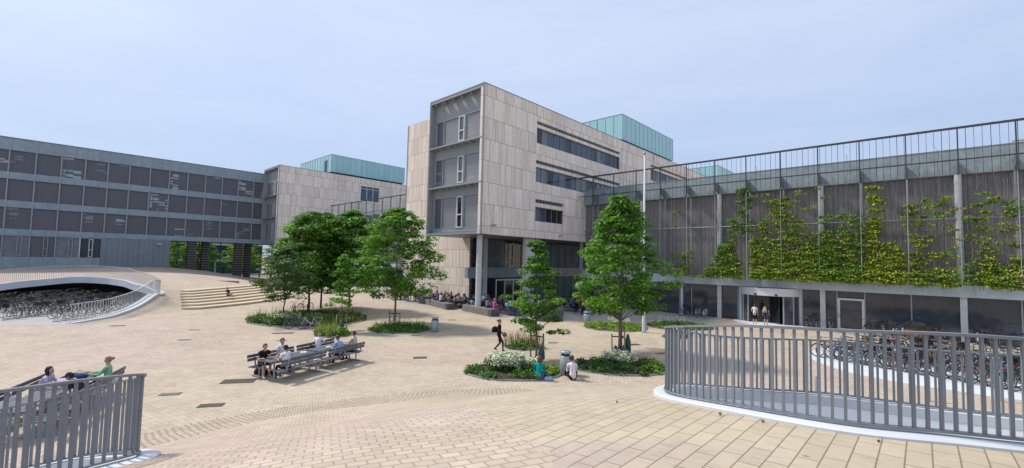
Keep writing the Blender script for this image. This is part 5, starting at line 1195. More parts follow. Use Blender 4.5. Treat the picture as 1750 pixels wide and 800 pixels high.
# cargo bicycle with orange box and black hood
x, y = W(41.0, 0.0); cb_ = thing('cargo_bicycle', 'cargo bicycle with orange box and black rain hood before the hall glass', 'cargo bicycle', (x, y, 0.012), GRID + 1.9)
m_ = MB(); m_.add([(0.1, -0.32, 0.25), (1.05, -0.26, 0.25), (1.05, 0.26, 0.25), (0.1, 0.32, 0.25), (0.0, -0.42, 0.72), (1.25, -0.36, 0.72), (1.25, 0.36, 0.72), (0.0, 0.42, 0.72)], [(3, 2, 1, 0), (0, 1, 5, 4), (1, 2, 6, 5), (2, 3, 7, 6), (3, 0, 4, 7)]); m_.build('box', 'paint_orange', cb_)
m_ = MB()
for i in range(9):
    a0_, a1_ = pi * i / 9, pi * (i + 1) / 9
    m_.add([(0.6 - 0.62 * cos(a0_), -0.40, 0.73 + 0.55 * sin(a0_)), (0.6 - 0.62 * cos(a1_), -0.40, 0.73 + 0.55 * sin(a1_)), (0.6 - 0.62 * cos(a1_), 0.40, 0.73 + 0.55 * sin(a1_)), (0.6 - 0.62 * cos(a0_), 0.40, 0.73 + 0.55 * sin(a0_)), (0.6, -0.40, 0.73), (0.6, 0.40, 0.73)], [(0, 1, 2, 3), (0, 4, 1), (3, 2, 5)])
m_.build('hood', 'dark_glass', cb_)
for (cx_, cy__) in ((0.75, -0.5), (0.75, 0.5), (-0.9, 0)): obj_from('wheel', shared('wheel', ['rubber', 'chrome']), cb_, (cx_, cy__, 0.355))
m_ = MB(); m_.tube([(0.1, 0, 0.4), (-0.3, 0, 0.35), (-0.9, 0, 0.36)], 0.02, 6); m_.tube([(-0.3, 0, 0.35), (-0.45, 0, 0.9)], 0.018, 6); m_.tube([(0.0, 0, 0.7), (-0.1, 0, 1.05)], 0.016, 6); m_.tube([(-0.1, -0.3, 1.05), (-0.1, 0.3, 1.05)], 0.014, 6); m_.box(-0.6, -0.35, -0.08, 0.08, 0.9, 0.95); m_.tube([(0.75, -0.5, 0.355), (0.75, 0.5, 0.355)], 0.015, 5); m_.build('frame', 'paint_black', cb_)
# bicycles at the planted cluster
for (px, py, rz, p, lab) in [(508, 562, 0.15, 'paint_grey', 'grey bicycle leaning at the edge of the large oval bed, left of two'), (530, 562.5, 3.3, 'paint_white', 'bicycle with pale frame at the edge of the large oval bed, right of two'),
                             (521, 532, 1.2, 'paint_grey', 'bicycle behind the large tree trunk in the planted cluster'), (501, 538, 2.2, 'paint_black', 'black bicycle half hidden by the shrubs of the large oval bed')]:
    x, y = G(px, py); bicycle(x, y, rz, p, lab, 'bicycles at the planted cluster')
# bicycles in the cave of the far mound
GR3 = 'bicycles crowded in the cave under the far mound'
PB = PAINTS; PAINTS = ['paint_black'] * 9 + ['paint_grey']  # nearly all black: the cave's shade is put into the paint
bike_row((-31.6, 30.8), (-33.5, 40.0), 13, 0.1, 'shade-darkened %s bicycle in the row beside the railing inside the far cave', GR3, 0.01, bk_=[False, False, 1])
bike_row((-35.0, 30.8), (-37.0, 42.0), 22, 0.0, 'shade-darkened %s bicycle in the second row inside the far cave', GR3, 0.01, bk_=[False, False, 1])
bike_row((-39.0, 32.5), (-40.5, 43.5), 22, 0.05, 'shade-darkened %s bicycle in the rear row inside the far cave', GR3, 0.01, bk_=[False, False, 1])
bike_row((-43.5, 35.0), (-43.5, 45.0), 18, 0.05, 'shade-darkened %s bicycle deep inside the far cave', GR3, 0.01, bk_=[False, False, 1])
PAINTS = PB
def rack(x, y, rz, n, label, grp):
    t = thing('bicycle_rack', label, 'bicycle rack', (x, y, 0.0), rz, grp)
    f = MB(); f.tube([(0, 0, 0.03), (n * 0.45, 0, 0.03)], 0.03, 6); f.build('base_rail', 'galvanised', t)
    for i in range(n):
        f = MB(); f.tube([(0.2 + i * 0.45, -0.12, 0.03), (0.2 + i * 0.45, -0.12, 0.78), (0.2 + i * 0.45, 0.12, 0.78), (0.2 + i * 0.45, 0.12, 0.03)], 0.02, 6); f.build('hoop', 'galvanised', t)
rack(-30.7, 29.8, 1.35, 8, 'galvanised bicycle rack at the open end of the far railing', 'bicycle racks in the cave'); rack(-34.3, 30.0, 1.7, 7, 'galvanised bicycle rack in the shade left of the far railing', 'bicycle racks in the cave')
for k, (px, py, h) in enumerate([(1395, 690, 0.9), (1437, 604, 1.0), (1588, 700, 0.9), (1418, 560, 1.0), (1710, 705, 0.9)]):
    x, y = G(px, min(py, 686) if k != 3 else 566); bollard(x, y, h, ['slim steel bollard left of the bicycle pad', 'steel bollard at the left tip of the bicycle pad', 'slim steel bollard in front of the middle of the bicycle pad', 'steel bollard by the column right of the revolving door', 'slim steel bollard at the right end of the bicycle pad'][k], 'steel bollards')

# ================================================================ PEOPLE
mat('skin', (0.52, 0.30, 0.21), 0.55, var=0.06); mat('lip', (0.32, 0.10, 0.08), 0.5); mat('skin_tan', (0.40, 0.22, 0.14), 0.55, var=0.06)
CLOTH = dict(white=(0.72, 0.72, 0.73), black=(0.018, 0.018, 0.02), navy=(0.03, 0.045, 0.10), sky=(0.30, 0.42, 0.62), beige=(0.55, 0.46, 0.37), lilac=(0.46, 0.40, 0.60), green=(0.25, 0.52, 0.33), teal=(0.0, 0.26, 0.25),
             orange=(0.65, 0.10, 0.03), blue=(0.05, 0.12, 0.35), grey=(0.22, 0.23, 0.25), purple=(0.20, 0.08, 0.35), pink=(0.55, 0.10, 0.28), tan=(0.36, 0.24, 0.15), olive=(0.13, 0.13, 0.07), red=(0.35, 0.05, 0.04), jeans=(0.06, 0.10, 0.20), dark=(0.035, 0.035, 0.042), stone=(0.35, 0.32, 0.28))
for k, c in CLOTH.items(): mat('cloth_' + k, c, 0.85, var=0.14, scale=7, spec=0.15)
for k, c in dict(brown=(0.07, 0.035, 0.018), black=(0.015, 0.012, 0.01), blond=(0.30, 0.19, 0.09), auburn=(0.13, 0.045, 0.02), grey=(0.2, 0.19, 0.18)).items(): mat('hair_' + k, c, 0.6, var=0.25, scale=25)
mat('shoe_white', (0.6, 0.6, 0.6), 0.6); mat('shoe_dark', (0.03, 0.03, 0.03), 0.6)
m, t = newmat('cloth_floral'); tc = t.n('ShaderNodeTexCoord'); vo = t.n('ShaderNodeTexVoronoi'); vo.inputs['Scale'].default_value = 16; t.l(tc.outputs['Object'], vo.inputs['Vector'])
cr = t.n('ShaderNodeValToRGB'); e = cr.color_ramp.elements; e[0].position = 0.2; e[1].position = 0.3; e[0].color = (0.38, 0.14, 0.22, 1); e[1].color = (0.74, 0.68, 0.70, 1); t.l(vo.outputs['Distance'], cr.inputs[0]); t.l(cr.outputs[0], t.b.inputs['Base Color']); t.b.inputs['Roughness'].default_value = 0.85

def ik(a, c, l1, l2, pole):
    a = Vector(a); c = Vector(c); d = c - a; L_ = d.length
    if L_ > (l1 + l2) * 0.995: c = a + d.normalized() * (l1 + l2) * 0.995; d = c - a; L_ = d.length
    x = (l1 * l1 - l2 * l2 + L_ * L_) / (2 * L_); h = sqrt(max(0, l1 * l1 - x * x)); u = d.normalized(); p = Vector(pole); p = p - u * p.dot(u)
    if p.length < 1e-4: p = Vector((0, 0, 1)) - u * u.z
    return a + u * x + p.normalized() * h, c
def figure(hp=0.93, lean=0.0, side=0.0, hands=((-0.25, 0.08, 0.84), (0.25, 0.08, 0.84)), feet=((-0.1, 0, 0.09), (0.1, 0, 0.09)), kpole=((0, 1, 0.2), (0, 1, 0.2)), epole=((-0.4, -1, -0.2), (0.4, -1, -0.2)), female=False,
           headtilt=0.0, headturn=0.0, short=True, shorts=False, fingers=False, toes=None, scale=1.0, skirt=False):
    V, R_, E, T = [], [], [], []
    def v(p, r): V.append(Vector(p)); R_.append(r); return len(V) - 1
    def e(a, b, t): E.append((a, b)); T.append(t)
    up = Vector((sin(side), sin(lean) * cos(side), cos(lean) * cos(side))); P = Vector((0, 0, hp)); sw = 0.155 if female else 0.18
    pel = v(P, 0.16 if not female else 0.165); ab = v(P + up * 0.17, 0.15 if not female else 0.128); ch = v(P + up * 0.34, 0.168 if not female else 0.148); nb = v(P + up * 0.46, 0.09)
    hd = Vector((sin(side) * 0.5 + 0.0, sin(lean * 0.4 + headtilt), cos(lean * 0.4 + headtilt))).normalized(); N0 = P + up * 0.52
    nk = v(N0, 0.056); hl = v(N0 + hd * 0.075, 0.052); ht = v(N0 + hd * 0.15, 0.045)
    e(pel, ab, 1); e(ab, ch, 1); e(ch, nb, 1); e(nb, nk, 0); e(nk, hl, 0); e(hl, ht, 0)
    fwd = Vector((sin(headturn), cos(headturn), 0)); fwd = (fwd - hd * fwd.dot(hd)).normalized(); rt_ = fwd.cross(hd)
    for i, s in enumerate((-1, 1)):
        sh = P + up * 0.455 + Vector((s * sw, 0, 0)); hnd = Vector(hands[i]); el, hn = ik(sh, hnd, 0.285, 0.25, epole[i])
        a = v(sh, 0.070 if not female else 0.06); m_ = v((sh + el) / 2, 0.055 if not female else 0.047); b = v(el, 0.038); c = v(hn, 0.026)
        e(nb, a, 1); e(a, m_, 1); e(m_, b, 0 if short else 1); e(b, c, 0 if short else 1)
        d = (hn - el).normalized(); pm = v(hn + d * 0.055, 0.028); e(c, pm, 0)
        if fingers:
            sx = d.cross(Vector((0, 0, 1)))
            if sx.length < 0.2: sx = Vector((1, 0, 0))
            sx.normalize(); dn = sx.cross(d).normalized()
            if dn.z > 0: dn = -dn
            for q, l in zip((-1.5, -0.5, 0.5, 1.5), (0.068, 0.078, 0.075, 0.06)):
                f1 = v(hn + d * (0.085 + l * 0.25) + sx * q * 0.019 + dn * 0.004, 0.009); f2 = v(hn + d * (0.085 + l * 0.9) + sx * q * 0.021 + dn * 0.028, 0.0075); e(pm, f1, 0); e(f1, f2, 0)
            t1 = v(hn + d * 0.05 - sx * s * 0.038, 0.011); t2 = v(hn + d * 0.09 - sx * s * 0.052 + dn * 0.012, 0.009); e(pm, t1, 0); e(t1, t2, 0)
        else: tip = v(hn + d * 0.13, 0.018); e(pm, tip, 0)
        hip = P + Vector((s * 0.085, 0, -0.045)); kn, an = ik(hip, feet[i], 0.43, 0.42, kpole[i])
        a = v(hip, 0.105); m_ = v((hip + kn) / 2, 0.086); b = v(kn, 0.060); m2 = v((kn * 0.55 + an * 0.45), 0.05); c = v(an, 0.036)
        tf = Vector((toes[i] if toes else (0, 1, 0))).normalized(); to = v(an + tf * 0.15 + Vector((0, 0, -0.045)), 0.032); hl_ = v(an - tf * 0.05 + Vector((0, 0, -0.045)), 0.032)
        e(pel, a, 2); e(a, m_, 2); e(m_, b, 2); e(b, m2, 0 if shorts else 2); e(m2, c, 0 if shorts else 2); e(c, to, 3); e(c, hl_, 3)
    me = bpy.data.meshes.new('tmp'); me.from_pydata([tuple(p) for p in V], E, []); o = bpy.data.objects.new('tmp', me); COL.objects.link(o)
    md = o.modifiers.new('s', 'SKIN'); md.branch_smoothing = 0.4; md.use_smooth_shade = True; o.modifiers.new('u', 'SUBSURF').levels = 1
    if not me.skin_vertices: me.attributes.new('x', 'FLOAT', 'POINT')
    o.modifiers['u'].render_levels = 1
    sv_ = me.skin_vertices[0].data if me.skin_vertices else None
    if sv_ is None:
        bpy.context.view_layer.objects.active = o; bpy.ops.object.modifier_remove(modifier='s'); 
    for i, s in enumerate(sv_): s.radius = (R_[i], R_[i]); s.use_root = (i == 0)
    dg = bpy.context.evaluated_depsgraph_get(); ev = o.evaluated_get(dg); out = bpy.data.meshes.new_from_object(ev); bpy.data.objects.remove(o)
    n = len(out.polygons); cen = np.zeros(n * 3); out.polygons.foreach_get('center', cen); cen = cen.reshape(-1, 3); best = np.full(n, 1e9); mi_ = np.zeros(n, int)
    for (a, b), t_ in zip(E, T):
        A_ = np.array(V[a]); B_ = np.array(V[b]); d = B_ - A_; tt = np.clip((cen - A_) @ d / (d @ d + 1e-9), 0, 1); ds = np.linalg.norm(cen - A_ - tt[:, None] * d, axis=1) / (R_[a] * (1 - tt) + R_[b] * tt + 0.02)
        k = ds < best; best[k] = ds[k]; mi_[k] = t_
    hc = N0 + hd * 0.14; vs = [tuple(q.co) for q in out.vertices]; fs = [tuple(q.vertices) for q in out.polygons]; hv, hf = head_geo(hc, hd, fwd, rt_, 22 if fingers else 14, 16 if fingers else 10)
    o_ = len(vs); vs += hv; fs += [tuple(k_ + o_ for k_ in f_) for f_ in hf]; bpy.data.meshes.remove(out); out = bpy.data.meshes.new('person'); out.from_pydata(vs, [], fs); n2 = len(fs); mi_ = np.concatenate([mi_, np.zeros(n2 - n, int)])
    for _ in range(4): out.materials.append(MATS['skin'])
    out.polygons.foreach_set('material_index', mi_.astype(np.int32)); out.polygons.foreach_set('use_smooth', [True] * n2); out.update()
    return out, (hc, hd, fwd)
def skull(dr, df, du):
    t = max(0, -du); r = 0.078 * dr * (1 - 0.30 * t ** 1.4); f = 0.098 * df; u = 0.120 * du
    if df < 0: f *= 1 - 0.38 * t
    if df > 0:
        f *= 1 - 0.06 * t; f += 0.026 * math.exp(-((dr / 0.15) ** 2 + ((du + 0.14) / 0.17) ** 2)); f -= 0.011 * math.exp(-(((abs(dr) - 0.38) / 0.18) ** 2 + ((du - 0.08) / 0.14) ** 2))
        f += 0.006 * math.exp(-((dr / 0.3) ** 2 + ((du + 0.52) / 0.09) ** 2)); f += 0.010 * math.exp(-((dr / 0.3) ** 2 + ((du + 0.85) / 0.2) ** 2))
    r += (0.015 if dr > 0 else -0.015) * math.exp(-(((df + 0.05) / 0.16) ** 2 + ((du + 0.05) / 0.2) ** 2)) * (abs(dr) > 0.8)
    return r, f, u
def head_geo(c, hd, fw_, rt_, nu, nv):
    vs = []; fs = []
    for i in range(nv + 1):
        th = pi * i / nv
        for j in range(nu):
            ph = 2 * pi * j / nu; r, f, u = skull(sin(th) * sin(ph), sin(th) * cos(ph), cos(th)); vs.append(tuple(c + rt_ * r + fw_ * f + hd * u))
    for i in range(nv):
        for j in range(nu): fs.append((i * nu + j, i * nu + (j + 1) % nu, (i + 1) * nu + (j + 1) % nu, (i + 1) * nu + j))
    return vs, fs
def hair_mesh(head, style):
    c, hd, fw_ = head; rt_ = fw_.cross(hd); vs = []; dd = []; fs = []; nu, nv = 24, 16
    for i in range(nv + 1):
        th = pi * i / nv
        for j in range(nu):
            ph = 2 * pi * j / nu; dr, df, du = sin(th) * sin(ph), sin(th) * cos(ph), cos(th); r, f, u = skull(dr, min(df, 0.75) if df > 0 else df, du)
            k = 1.10 + 0.02 * sin(9 * ph + 4 * th); r = 0.078 * dr * k if du > -0.2 else r * k; p = c + rt_ * r + fw_ * (f * k) + hd * (u * (1.10 if du > 0 else 1.0))
            if style == 'long' and du < 0.0 and df < 0.25: p = p + hd * du * 0.16 - fw_ * 0.015 * (-du)
            if style == 'cap' and abs(du - 0.3) < 0.14 and df > 0.55: p = p + fw_ * 0.06 * (df - 0.4) * 2
            vs.append(tuple(p)); dd.append((dr, df, du))
    for i in range(nv):
        for j in range(nu):
            q = (i * nu + j, i * nu + (j + 1) % nu, (i + 1) * nu + (j + 1) % nu, (i + 1) * nu + j); f = sum(dd[k_][1] for k_ in q) / 4; z = sum(dd[k_][2] for k_ in q) / 4
            line = 0.48 + 0.1 * (f > 0.7) if f > 0.35 else (0.25 if f > 0.1 else (-0.1 if f > -0.15 else (-0.55 if style != 'long' else -0.98)))
            if style == 'long' and -0.15 < f <= 0.2: line = -0.85
            if style == 'cap' and f > 0: line = 0.22
            if z < line: continue
            fs.append(q)
    if style == 'bun':
        b_ = MB(); q_ = c + hd * 0.05 - fw_ * 0.125; b_.lathe([(0.001, -0.05), (0.035, -0.035), (0.05, 0), (0.035, 0.035), (0.001, 0.05)], 10); o_ = len(vs)
        vs += [(x_ + q_.x, y_ + q_.y, z_ + q_.z) for x_, y_, z_ in b_.v]; fs += [tuple(k_ + o_ for k_ in f_) for f_ in b_.f]
    me = bpy.data.meshes.new('hair'); me.from_pydata(vs, [], fs); me.polygons.foreach_set('use_smooth', [True] * len(fs)); me.materials.append(None); return me
PC = {}
def person(label, x, y, z, rz, pose, top, bottom, hair='brown', style='short', shoe='shoe_dark', skin='skin', key=None, group=None, scale=1.0, **kw):
    kk = key or label
    if kk not in PC: PC[kk] = figure(**dict(pose, **kw))
    me, head = PC[kk]
    o = bpy.data.objects.new('person', me); COL.objects.link(o); o.location = (x, y, z); o.rotation_euler = (0, 0, rz); o.scale = (scale,) * 3
    for i, nm in enumerate((skin, 'cloth_' + top, 'cloth_' + bottom, shoe)): o.material_slots[i].link = 'OBJECT'; o.material_slots[i].material = MATS[nm]
    hk = (kk, style)
    if hk not in PC: PC[hk] = hair_mesh(head, style)
    h = obj_from('cap' if style == 'cap' else 'hair', PC[hk], o); h.material_slots[0].link = 'OBJECT'; h.material_slots[0].material = MATS['cloth_dark' if style == 'cap' else 'hair_' + hair]
    if kw.get('fingers'):
        c_, hd_, f_ = head; rt2 = f_.cross(hd_)
        for s_ in (-1, 1):
            q_ = c_ + hd_ * 0.008 + f_ * 0.079 + rt2 * s_ * 0.029; e_ = MB(); e_.lathe([(0.0005, -0.008), (0.009, -0.004), (0.011, 0), (0.009, 0.004), (0.0005, 0.008)], 8); eo = e_.build('eye', 'blackplastic', o, True); eo.location = q_
        e_ = MB(); e_.lathe([(0.0005, -0.004), (0.016, 0), (0.0005, 0.004)], 10); e_.v = [(x_, y_ * 0.35, z_) for x_, y_, z_ in e_.v]; eo = e_.build('mouth', 'lip', o, True); eo.location = c_ - hd_ * 0.062 + f_ * 0.081
        eo.rotation_euler = (0, 0, atan2(rt2.y, rt2.x))
    tag(o, label, 'person', group); return o
face = lambda dx, dy: atan2(dy, dx) - pi / 2       # local +y looks along (dx, dy)

# ---------------------------------------------------------------- picnic tables
mat('picnic_slats', (0.10, 0.11, 0.125), 0.6, var=0.25, scale=4, stretch=(0.5, 6, 1), spec=0.35)
def picnic(x, y, rz, L_, label, z=0):
    t = thing('picnic_table', label, 'picnic table', (x, y, z), rz, 'grey picnic tables with backed benches'); h = L_ / 2
    tp = MB()
    for i in range(5): y0 = -0.375 + i * 0.152; tp.bbox(-h, h, y0, y0 + 0.142, 0.70, 0.74, 0.004)
    tp.build('tabletop', 'picnic_slats', t)
    for s in (-1, 1):
        st = MB()
        for i in range(3): y0 = s * 0.68 - 0.19 + i * 0.128; st.bbox(-h, h, y0, y0 + 0.118, 0.41, 0.445, 0.004)
        st.build('seat', 'picnic_slats', t)
        bk = MB()
        for zz, dy in ((0.62, 0.235), (0.755, 0.26)): yy = s * (0.68 + dy); bk.box(-h, h, yy - 0.018, yy + 0.018, zz, zz + 0.11)
        bk.build('backrest', 'picnic_slats', t)
    for k, xx in enumerate((-h + 0.25, h - 0.25)):
        f = MB()
        for s in (-1, 1):
            f.beam((xx, s * 0.30, 0.0), (xx, s * 0.24, 0.70), 0.05, 0.05); f.beam((xx + 0.06, s * 0.62, 0.0), (xx + 0.06, s * 0.62, 0.41), 0.05, 0.04); f.beam((xx + 0.06, s * 0.85, 0.40), (xx + 0.06, s * 0.965, 0.87), 0.05, 0.03)
        f.beam((xx, -0.95, 0.05), (xx, 0.95, 0.05), 0.05, 0.05); f.beam((xx, -0.87, 0.385), (xx, 0.87, 0.385), 0.045, 0.045); f.beam((xx, -0.36, 0.675), (xx, 0.36, 0.675), 0.04, 0.04)
        f.build('trestle', 'galvanised', t)
    return t
U = Vector((0.394, 0.919)); Nn = Vector((0.919, -0.394)); T0 = Vector((-9.4, 17.1)); ru = atan2(U.y, U.x)
pos = lambda u, n, T=T0, UU=U, NN=Nn: (T + UU * u + NN * n)
for u, lab in ((1.08, 'grey slatted picnic table where the man in black sits'), (3.38, 'grey slatted picnic table where the men in light blue and beige sit')):
    p = pos(u, 0); picnic(p.x, p.y, ru, 2.15, lab)
SIT = dict(hp=0.56, feet=((-0.12, 0.45, 0.09), (0.12, 0.42, 0.09)), kpole=((0, 0.4, 1), (0, 0.4, 1)), lean=0.22, hands=((-0.12, 0.42, 0.78), (0.14, 0.40, 0.78)), epole=((-0.35, -0.5, -1), (0.35, -0.5, -1)))
fN = face(Nn.x, Nn.y); fM = face(-Nn.x, -Nn.y)
p = pos(0.42, -0.66); person('person in black t-shirt and black shorts leaning on the near end of the picnic table', p.x, p.y, 0, fN - 0.15, SIT, 'black', 'black', 'brown', 'short', 'shoe_white', fingers=True, shorts=True, lean=0.35, hands=((-0.05, 0.50, 0.79), (0.25, 0.45, 0.79)), feet=((-0.12, 0.38, 0.09), (0.2, 0.5, 0.09)))
p = pos(1.3, -0.68); person('person in white t-shirt facing the camera across the near picnic table', p.x, p.y, 0, fN - 0.2, SIT, 'white', 'dark', 'black', 'short', 'shoe_dark', fingers=True, lean=0.12, headtilt=0.05, scale=1.03)
p = pos(0.5, 0.66); person('person in white t-shirt with dark cap seen from behind at the near picnic table', p.x, p.y, 0, fM, SIT, 'white', 'navy', 'black', 'cap', 'shoe_dark', 'skin_tan', fingers=True, lean=0.2)
p = pos(3.3, -0.78); person('person in white short-sleeved shirt sitting sideways with legs along the far picnic bench', p.x, p.y, 0, face(-U.x * 1.0 + Nn.x * 0.25, -U.y + Nn.y * 0.25), SIT, 'white', 'dark', 'brown', 'short', 'shoe_dark', fingers=True, lean=-0.2, feet=((-0.08, 0.80, 0.54), (0.1, 0.72, 0.56)), hands=((-0.42, -0.05, 0.95), (0.15, 0.30, 0.72)), headturn=-0.9, toes=((0, 0.4, 1), (0, 0.4, 1)), kpole=((0, 0, 1), (0, 0, 1)))
p = pos(3.2, 0.68); person('person in light blue shirt seen from behind at the far picnic table', p.x, p.y, 0, fM + 0.1, SIT, 'sky', 'dark', 'brown', 'short', 'shoe_dark', short=False, fingers=True, lean=0.25, headtilt=0.15)
p = pos(4.1, 0.66); person('person in beige shirt at the far end of the picnic tables', p.x, p.y, 0, fM + 0.25, SIT, 'beige', 'dark', 'brown', 'short', 'shoe_dark', short=False, fingers=True, lean=0.08, scale=1.04)
# things on and by the tables
def soft_bag(x, y, z, rz, sx, sy, sz, m_, label, cat='bag', name='backpack'):
    t = thing(name, label, cat, (x, y, z), rz); b = MB(); b.lathe([(0, 0), (0.85, 0.02), (1, 0.25), (0.95, 0.6), (0.6, 0.92), (0, 1.0)], 14); rr2 = random.Random(int(x * 7)); b.v = [(vx * sx * rr2.uniform(0.93, 1.05), vy * sy * rr2.uniform(0.93, 1.05), vz * sz) for vx, vy, vz in b.v]; b.build('body', m_, t, True)
    q = MB(); q.tube([(sx * 0.3, 0, sz * 0.9), (sx * 0.1, sy * 0.5, sz * 1.12), (-sx * 0.3, 0, sz * 0.9)], 0.012, 5); q.build('strap', m_, t)
    q = MB(); q.lathe([(0, 0.18), (0.5, 0.2), (0.55, 0.5), (0, 0.6)], 10, (0.0, 0.0)); q.v = [(vx * sx, sy * 0.62 + vy * sy * 0.6, vz * sz) for vx, vy, vz in q.v]; q.build('pocket', m_, t, True)
    return t
x, y = G(446, 641); soft_bag(x, y, 0, 0.4, 0.26, 0.18, 0.34, 'cloth_black', 'black backpack lying on the paving beside the man in black'); x, y = G(461, 640); soft_bag(x + 0.1, y - 0.0, 0, 1.4, 0.2, 0.14, 0.2, 'cloth_dark', 'small dark bag on the paving behind the white shoe', name='bag')
def bottle(x, y, z, m_, label): t = MB().lathe([(0, 0), (0.035, 0.0), (0.037, 0.15), (0.014, 0.2), (0.014, 0.23), (0, 0.235)], 12).build('bottle', m_, None, True); t.location = (x, y, z); tag(t, label, 'bottle')
p = pos(0.95, 0.0); bottle(p.x, p.y, 0.742, 'teal_glass', 'dark bottle on the picnic table between the two men in white')
for k, (u, n, lab) in enumerate([(1.75, 0.1, 'white takeaway tray on the near picnic table'), (3.1, 0.1, 'white takeaway tray on the far picnic table')]):
    p = pos(u, n); t = MB().bbox(-.12, .12, -.09, .09, 0, .05, 0.01).build('food_tray', 'cloth_white', None); t.location = (p.x, p.y, .742); t.rotation_euler = (0, 0, .5 + k); tag(t, lab, 'tray')

# left tables behind the corner railing
U2 = Vector((-0.39, 0.92)).normalized(); N2 = Vector((U2.y, -U2.x)); T2 = Vector((-12.55, 11.3)); r2 = atan2(U2.y, U2.x)
for u, lab in ((0.9, 'grey slatted picnic table nearest the corner railing at the left edge'), (3.1, 'grey slatted picnic table with coats piled on it, left edge')):
    p = pos(u, 0, T2, U2, N2); picnic(p.x, p.y, r2, 2.1, lab)
g1 = face(N2.x, N2.y); g2 = face(-N2.x, -N2.y)
p = pos(2.75, -0.70, T2, U2, N2); person('person with long dark hair in lilac shirt leaning over the left table', p.x, p.y, 0, g1, SIT, 'lilac', 'black', 'black', 'long', 'shoe_dark', female=True, fingers=True, lean=0.55, headtilt=-0.35, hands=((-0.1, 0.62, 0.80), (0.15, 0.55, 0.82)), feet=((-0.1, 0.1, 0.09), (0.1, 0.15, 0.09)))
p = pos(2.1, 0.72, T2, U2, N2); person('person with dark cap bent low over the left table', p.x, p.y, 0, g2, SIT, 'dark', 'black', 'black', 'cap', 'shoe_dark', 'skin_tan', fingers=True, lean=0.75, headtilt=0.2, hands=((-0.2, 0.6, 0.80), (0.2, 0.6, 0.80)))
p = pos(3.5, 0.72, T2, U2, N2); person('person in mint green cardigan with hair in a bun at the left table', p.x, p.y, 0, g2, SIT, 'green', 'dark', 'blond', 'bun', 'shoe_dark', female=True, short=False, fingers=True, lean=0.05, hands=((-0.1, 0.42, 0.80), (0.14, 0.42, 0.80)))
for k, (u, n, sx, sy, sz, mm, lab) in enumerate([(2.6, 0.05, .36, .22, .16, 'cloth_lilac', 'lilac coat heaped on the left table'), (3.1, 0.0, .34, .24, .17, 'cloth_navy', 'navy bag lying on the left table'), (3.6, -0.05, .30, .2, .14, 'cloth_stone', 'pale folded coat on the far end of the left table')]):
    p = pos(u, n, T2, U2, N2); soft_bag(p.x, p.y, 0.742, k * 0.7, sx, sy, sz, mm, lab, 'clothes' if 'coat' in lab else 'bag', 'coat' if 'coat' in lab else 'bag')
x, y = G(28, 655, 0.6); soft_bag(-14.7, 13.1, 0, 0.2, 0.35, 0.25, 0.6, 'cloth_white', 'white cloth bag behind the person in lilac', name='bag')

# walking, standing, sitting on the ground
STAND = dict(hp=0.93)
x, y = G(852, 601); person('person with blond hair in black clothes walking across the plaza with a dark shoulder bag', x, y, 0, face(1, -0.25), STAND, 'black', 'black', 'auburn', 'bun', 'shoe_dark', female=True, short=False, fingers=True, hp=0.91, feet=((-0.08, -0.24, 0.13), (0.08, 0.26, 0.09)), hands=((-0.2, 0.12, 0.95), (0.18, 0.28, 1.0)), lean=0.04)
soft_bag(x - 0.22, y + 0.1, 0.98, 0.2, 0.19, 0.10, 0.32, 'cloth_black', 'dark shoulder bag hanging at the back of the walking person', name='shoulder_bag')
soft_bag(x + 0.30, y - 0.1, 0.80, 0.2, 0.11, 0.06, 0.22, 'cloth_red', 'small dark red bag carried before the walking person', name='handbag')
fA = face(DA[0], DA[1])
x, y = G(1290, 556); person('person in black shorts with white top standing before the revolving door', x, y, 0.02, fA + 0.1, STAND, 'white', 'black', 'brown', 'short', 'shoe_white', female=True, shorts=True, fingers=False, hands=((-0.16, 0.2, 1.05), (0.22, 0.05, 0.84)))
x, y = G(1308.5, 556.5); person('person in black top and grey-blue shorts with a pale backpack before the revolving door', x, y, 0.02, fA - 0.1, STAND, 'black', 'jeans', 'black', 'short', 'shoe_white', shorts=True, fingers=False)
soft_bag(x - DA[0] * 0.2, y - DA[1] * 0.2, 1.03, GRID, 0.10, 0.16, 0.44, 'cloth_stone', 'pale backpack worn by the person before the revolving door')
SG = dict(hp=0.13, feet=((-0.16, 0.62, 0.09), (0.16, 0.58, 0.09)), kpole=((-0.2, 0.1, 1), (0.2, 0.1, 1)), lean=0.15, hands=((-0.10, 0.40, 0.44), (0.10, 0.40, 0.44)), epole=((-0.3, -0.4, -1), (0.3, -0.4, -1)))
x, y = G(921, 650); person('person with curly brown hair in teal shirt sitting on the ground seen from behind', x, y, 0, face(0.15, 1), SG, 'teal', 'jeans', 'auburn', 'long', 'shoe_dark', female=True, fingers=True, headturn=-0.5, short=False, scale=1.06)
x, y = G(979, 650); person('person in pale floral shirt sitting on the ground seen from behind, beside the litter bin', x, y, 0, face(-0.1, 1), SG, 'floral', 'black', 'brown', 'bun', 'shoe_dark', female=True, fingers=True, headturn=0.9, short=False, scale=1.08, side=-0.04)
x, y = G(937, 650); soft_bag(x, y, 0, 0.2, 0.2, 0.12, 0.16, 'cloth_sky', 'pale blue bag on the ground beside the teal-shirted person', name='bag')
x, y = G(390, 508, 0.55); hs = 0.68
person('person in dark top lounging on the broad seat steps', x, y, hs - 0.02, face(0.9, -0.45), SG, 'navy', 'dark', 'black', 'short', 'shoe_dark', 'skin_tan', lean=-0.35, feet=((-0.1, 0.8, 0.0), (0.1, 0.75, 0.02)), hands=((-0.28, -0.25, 0.05), (0.2, 0.3, 0.25)), shorts=True)
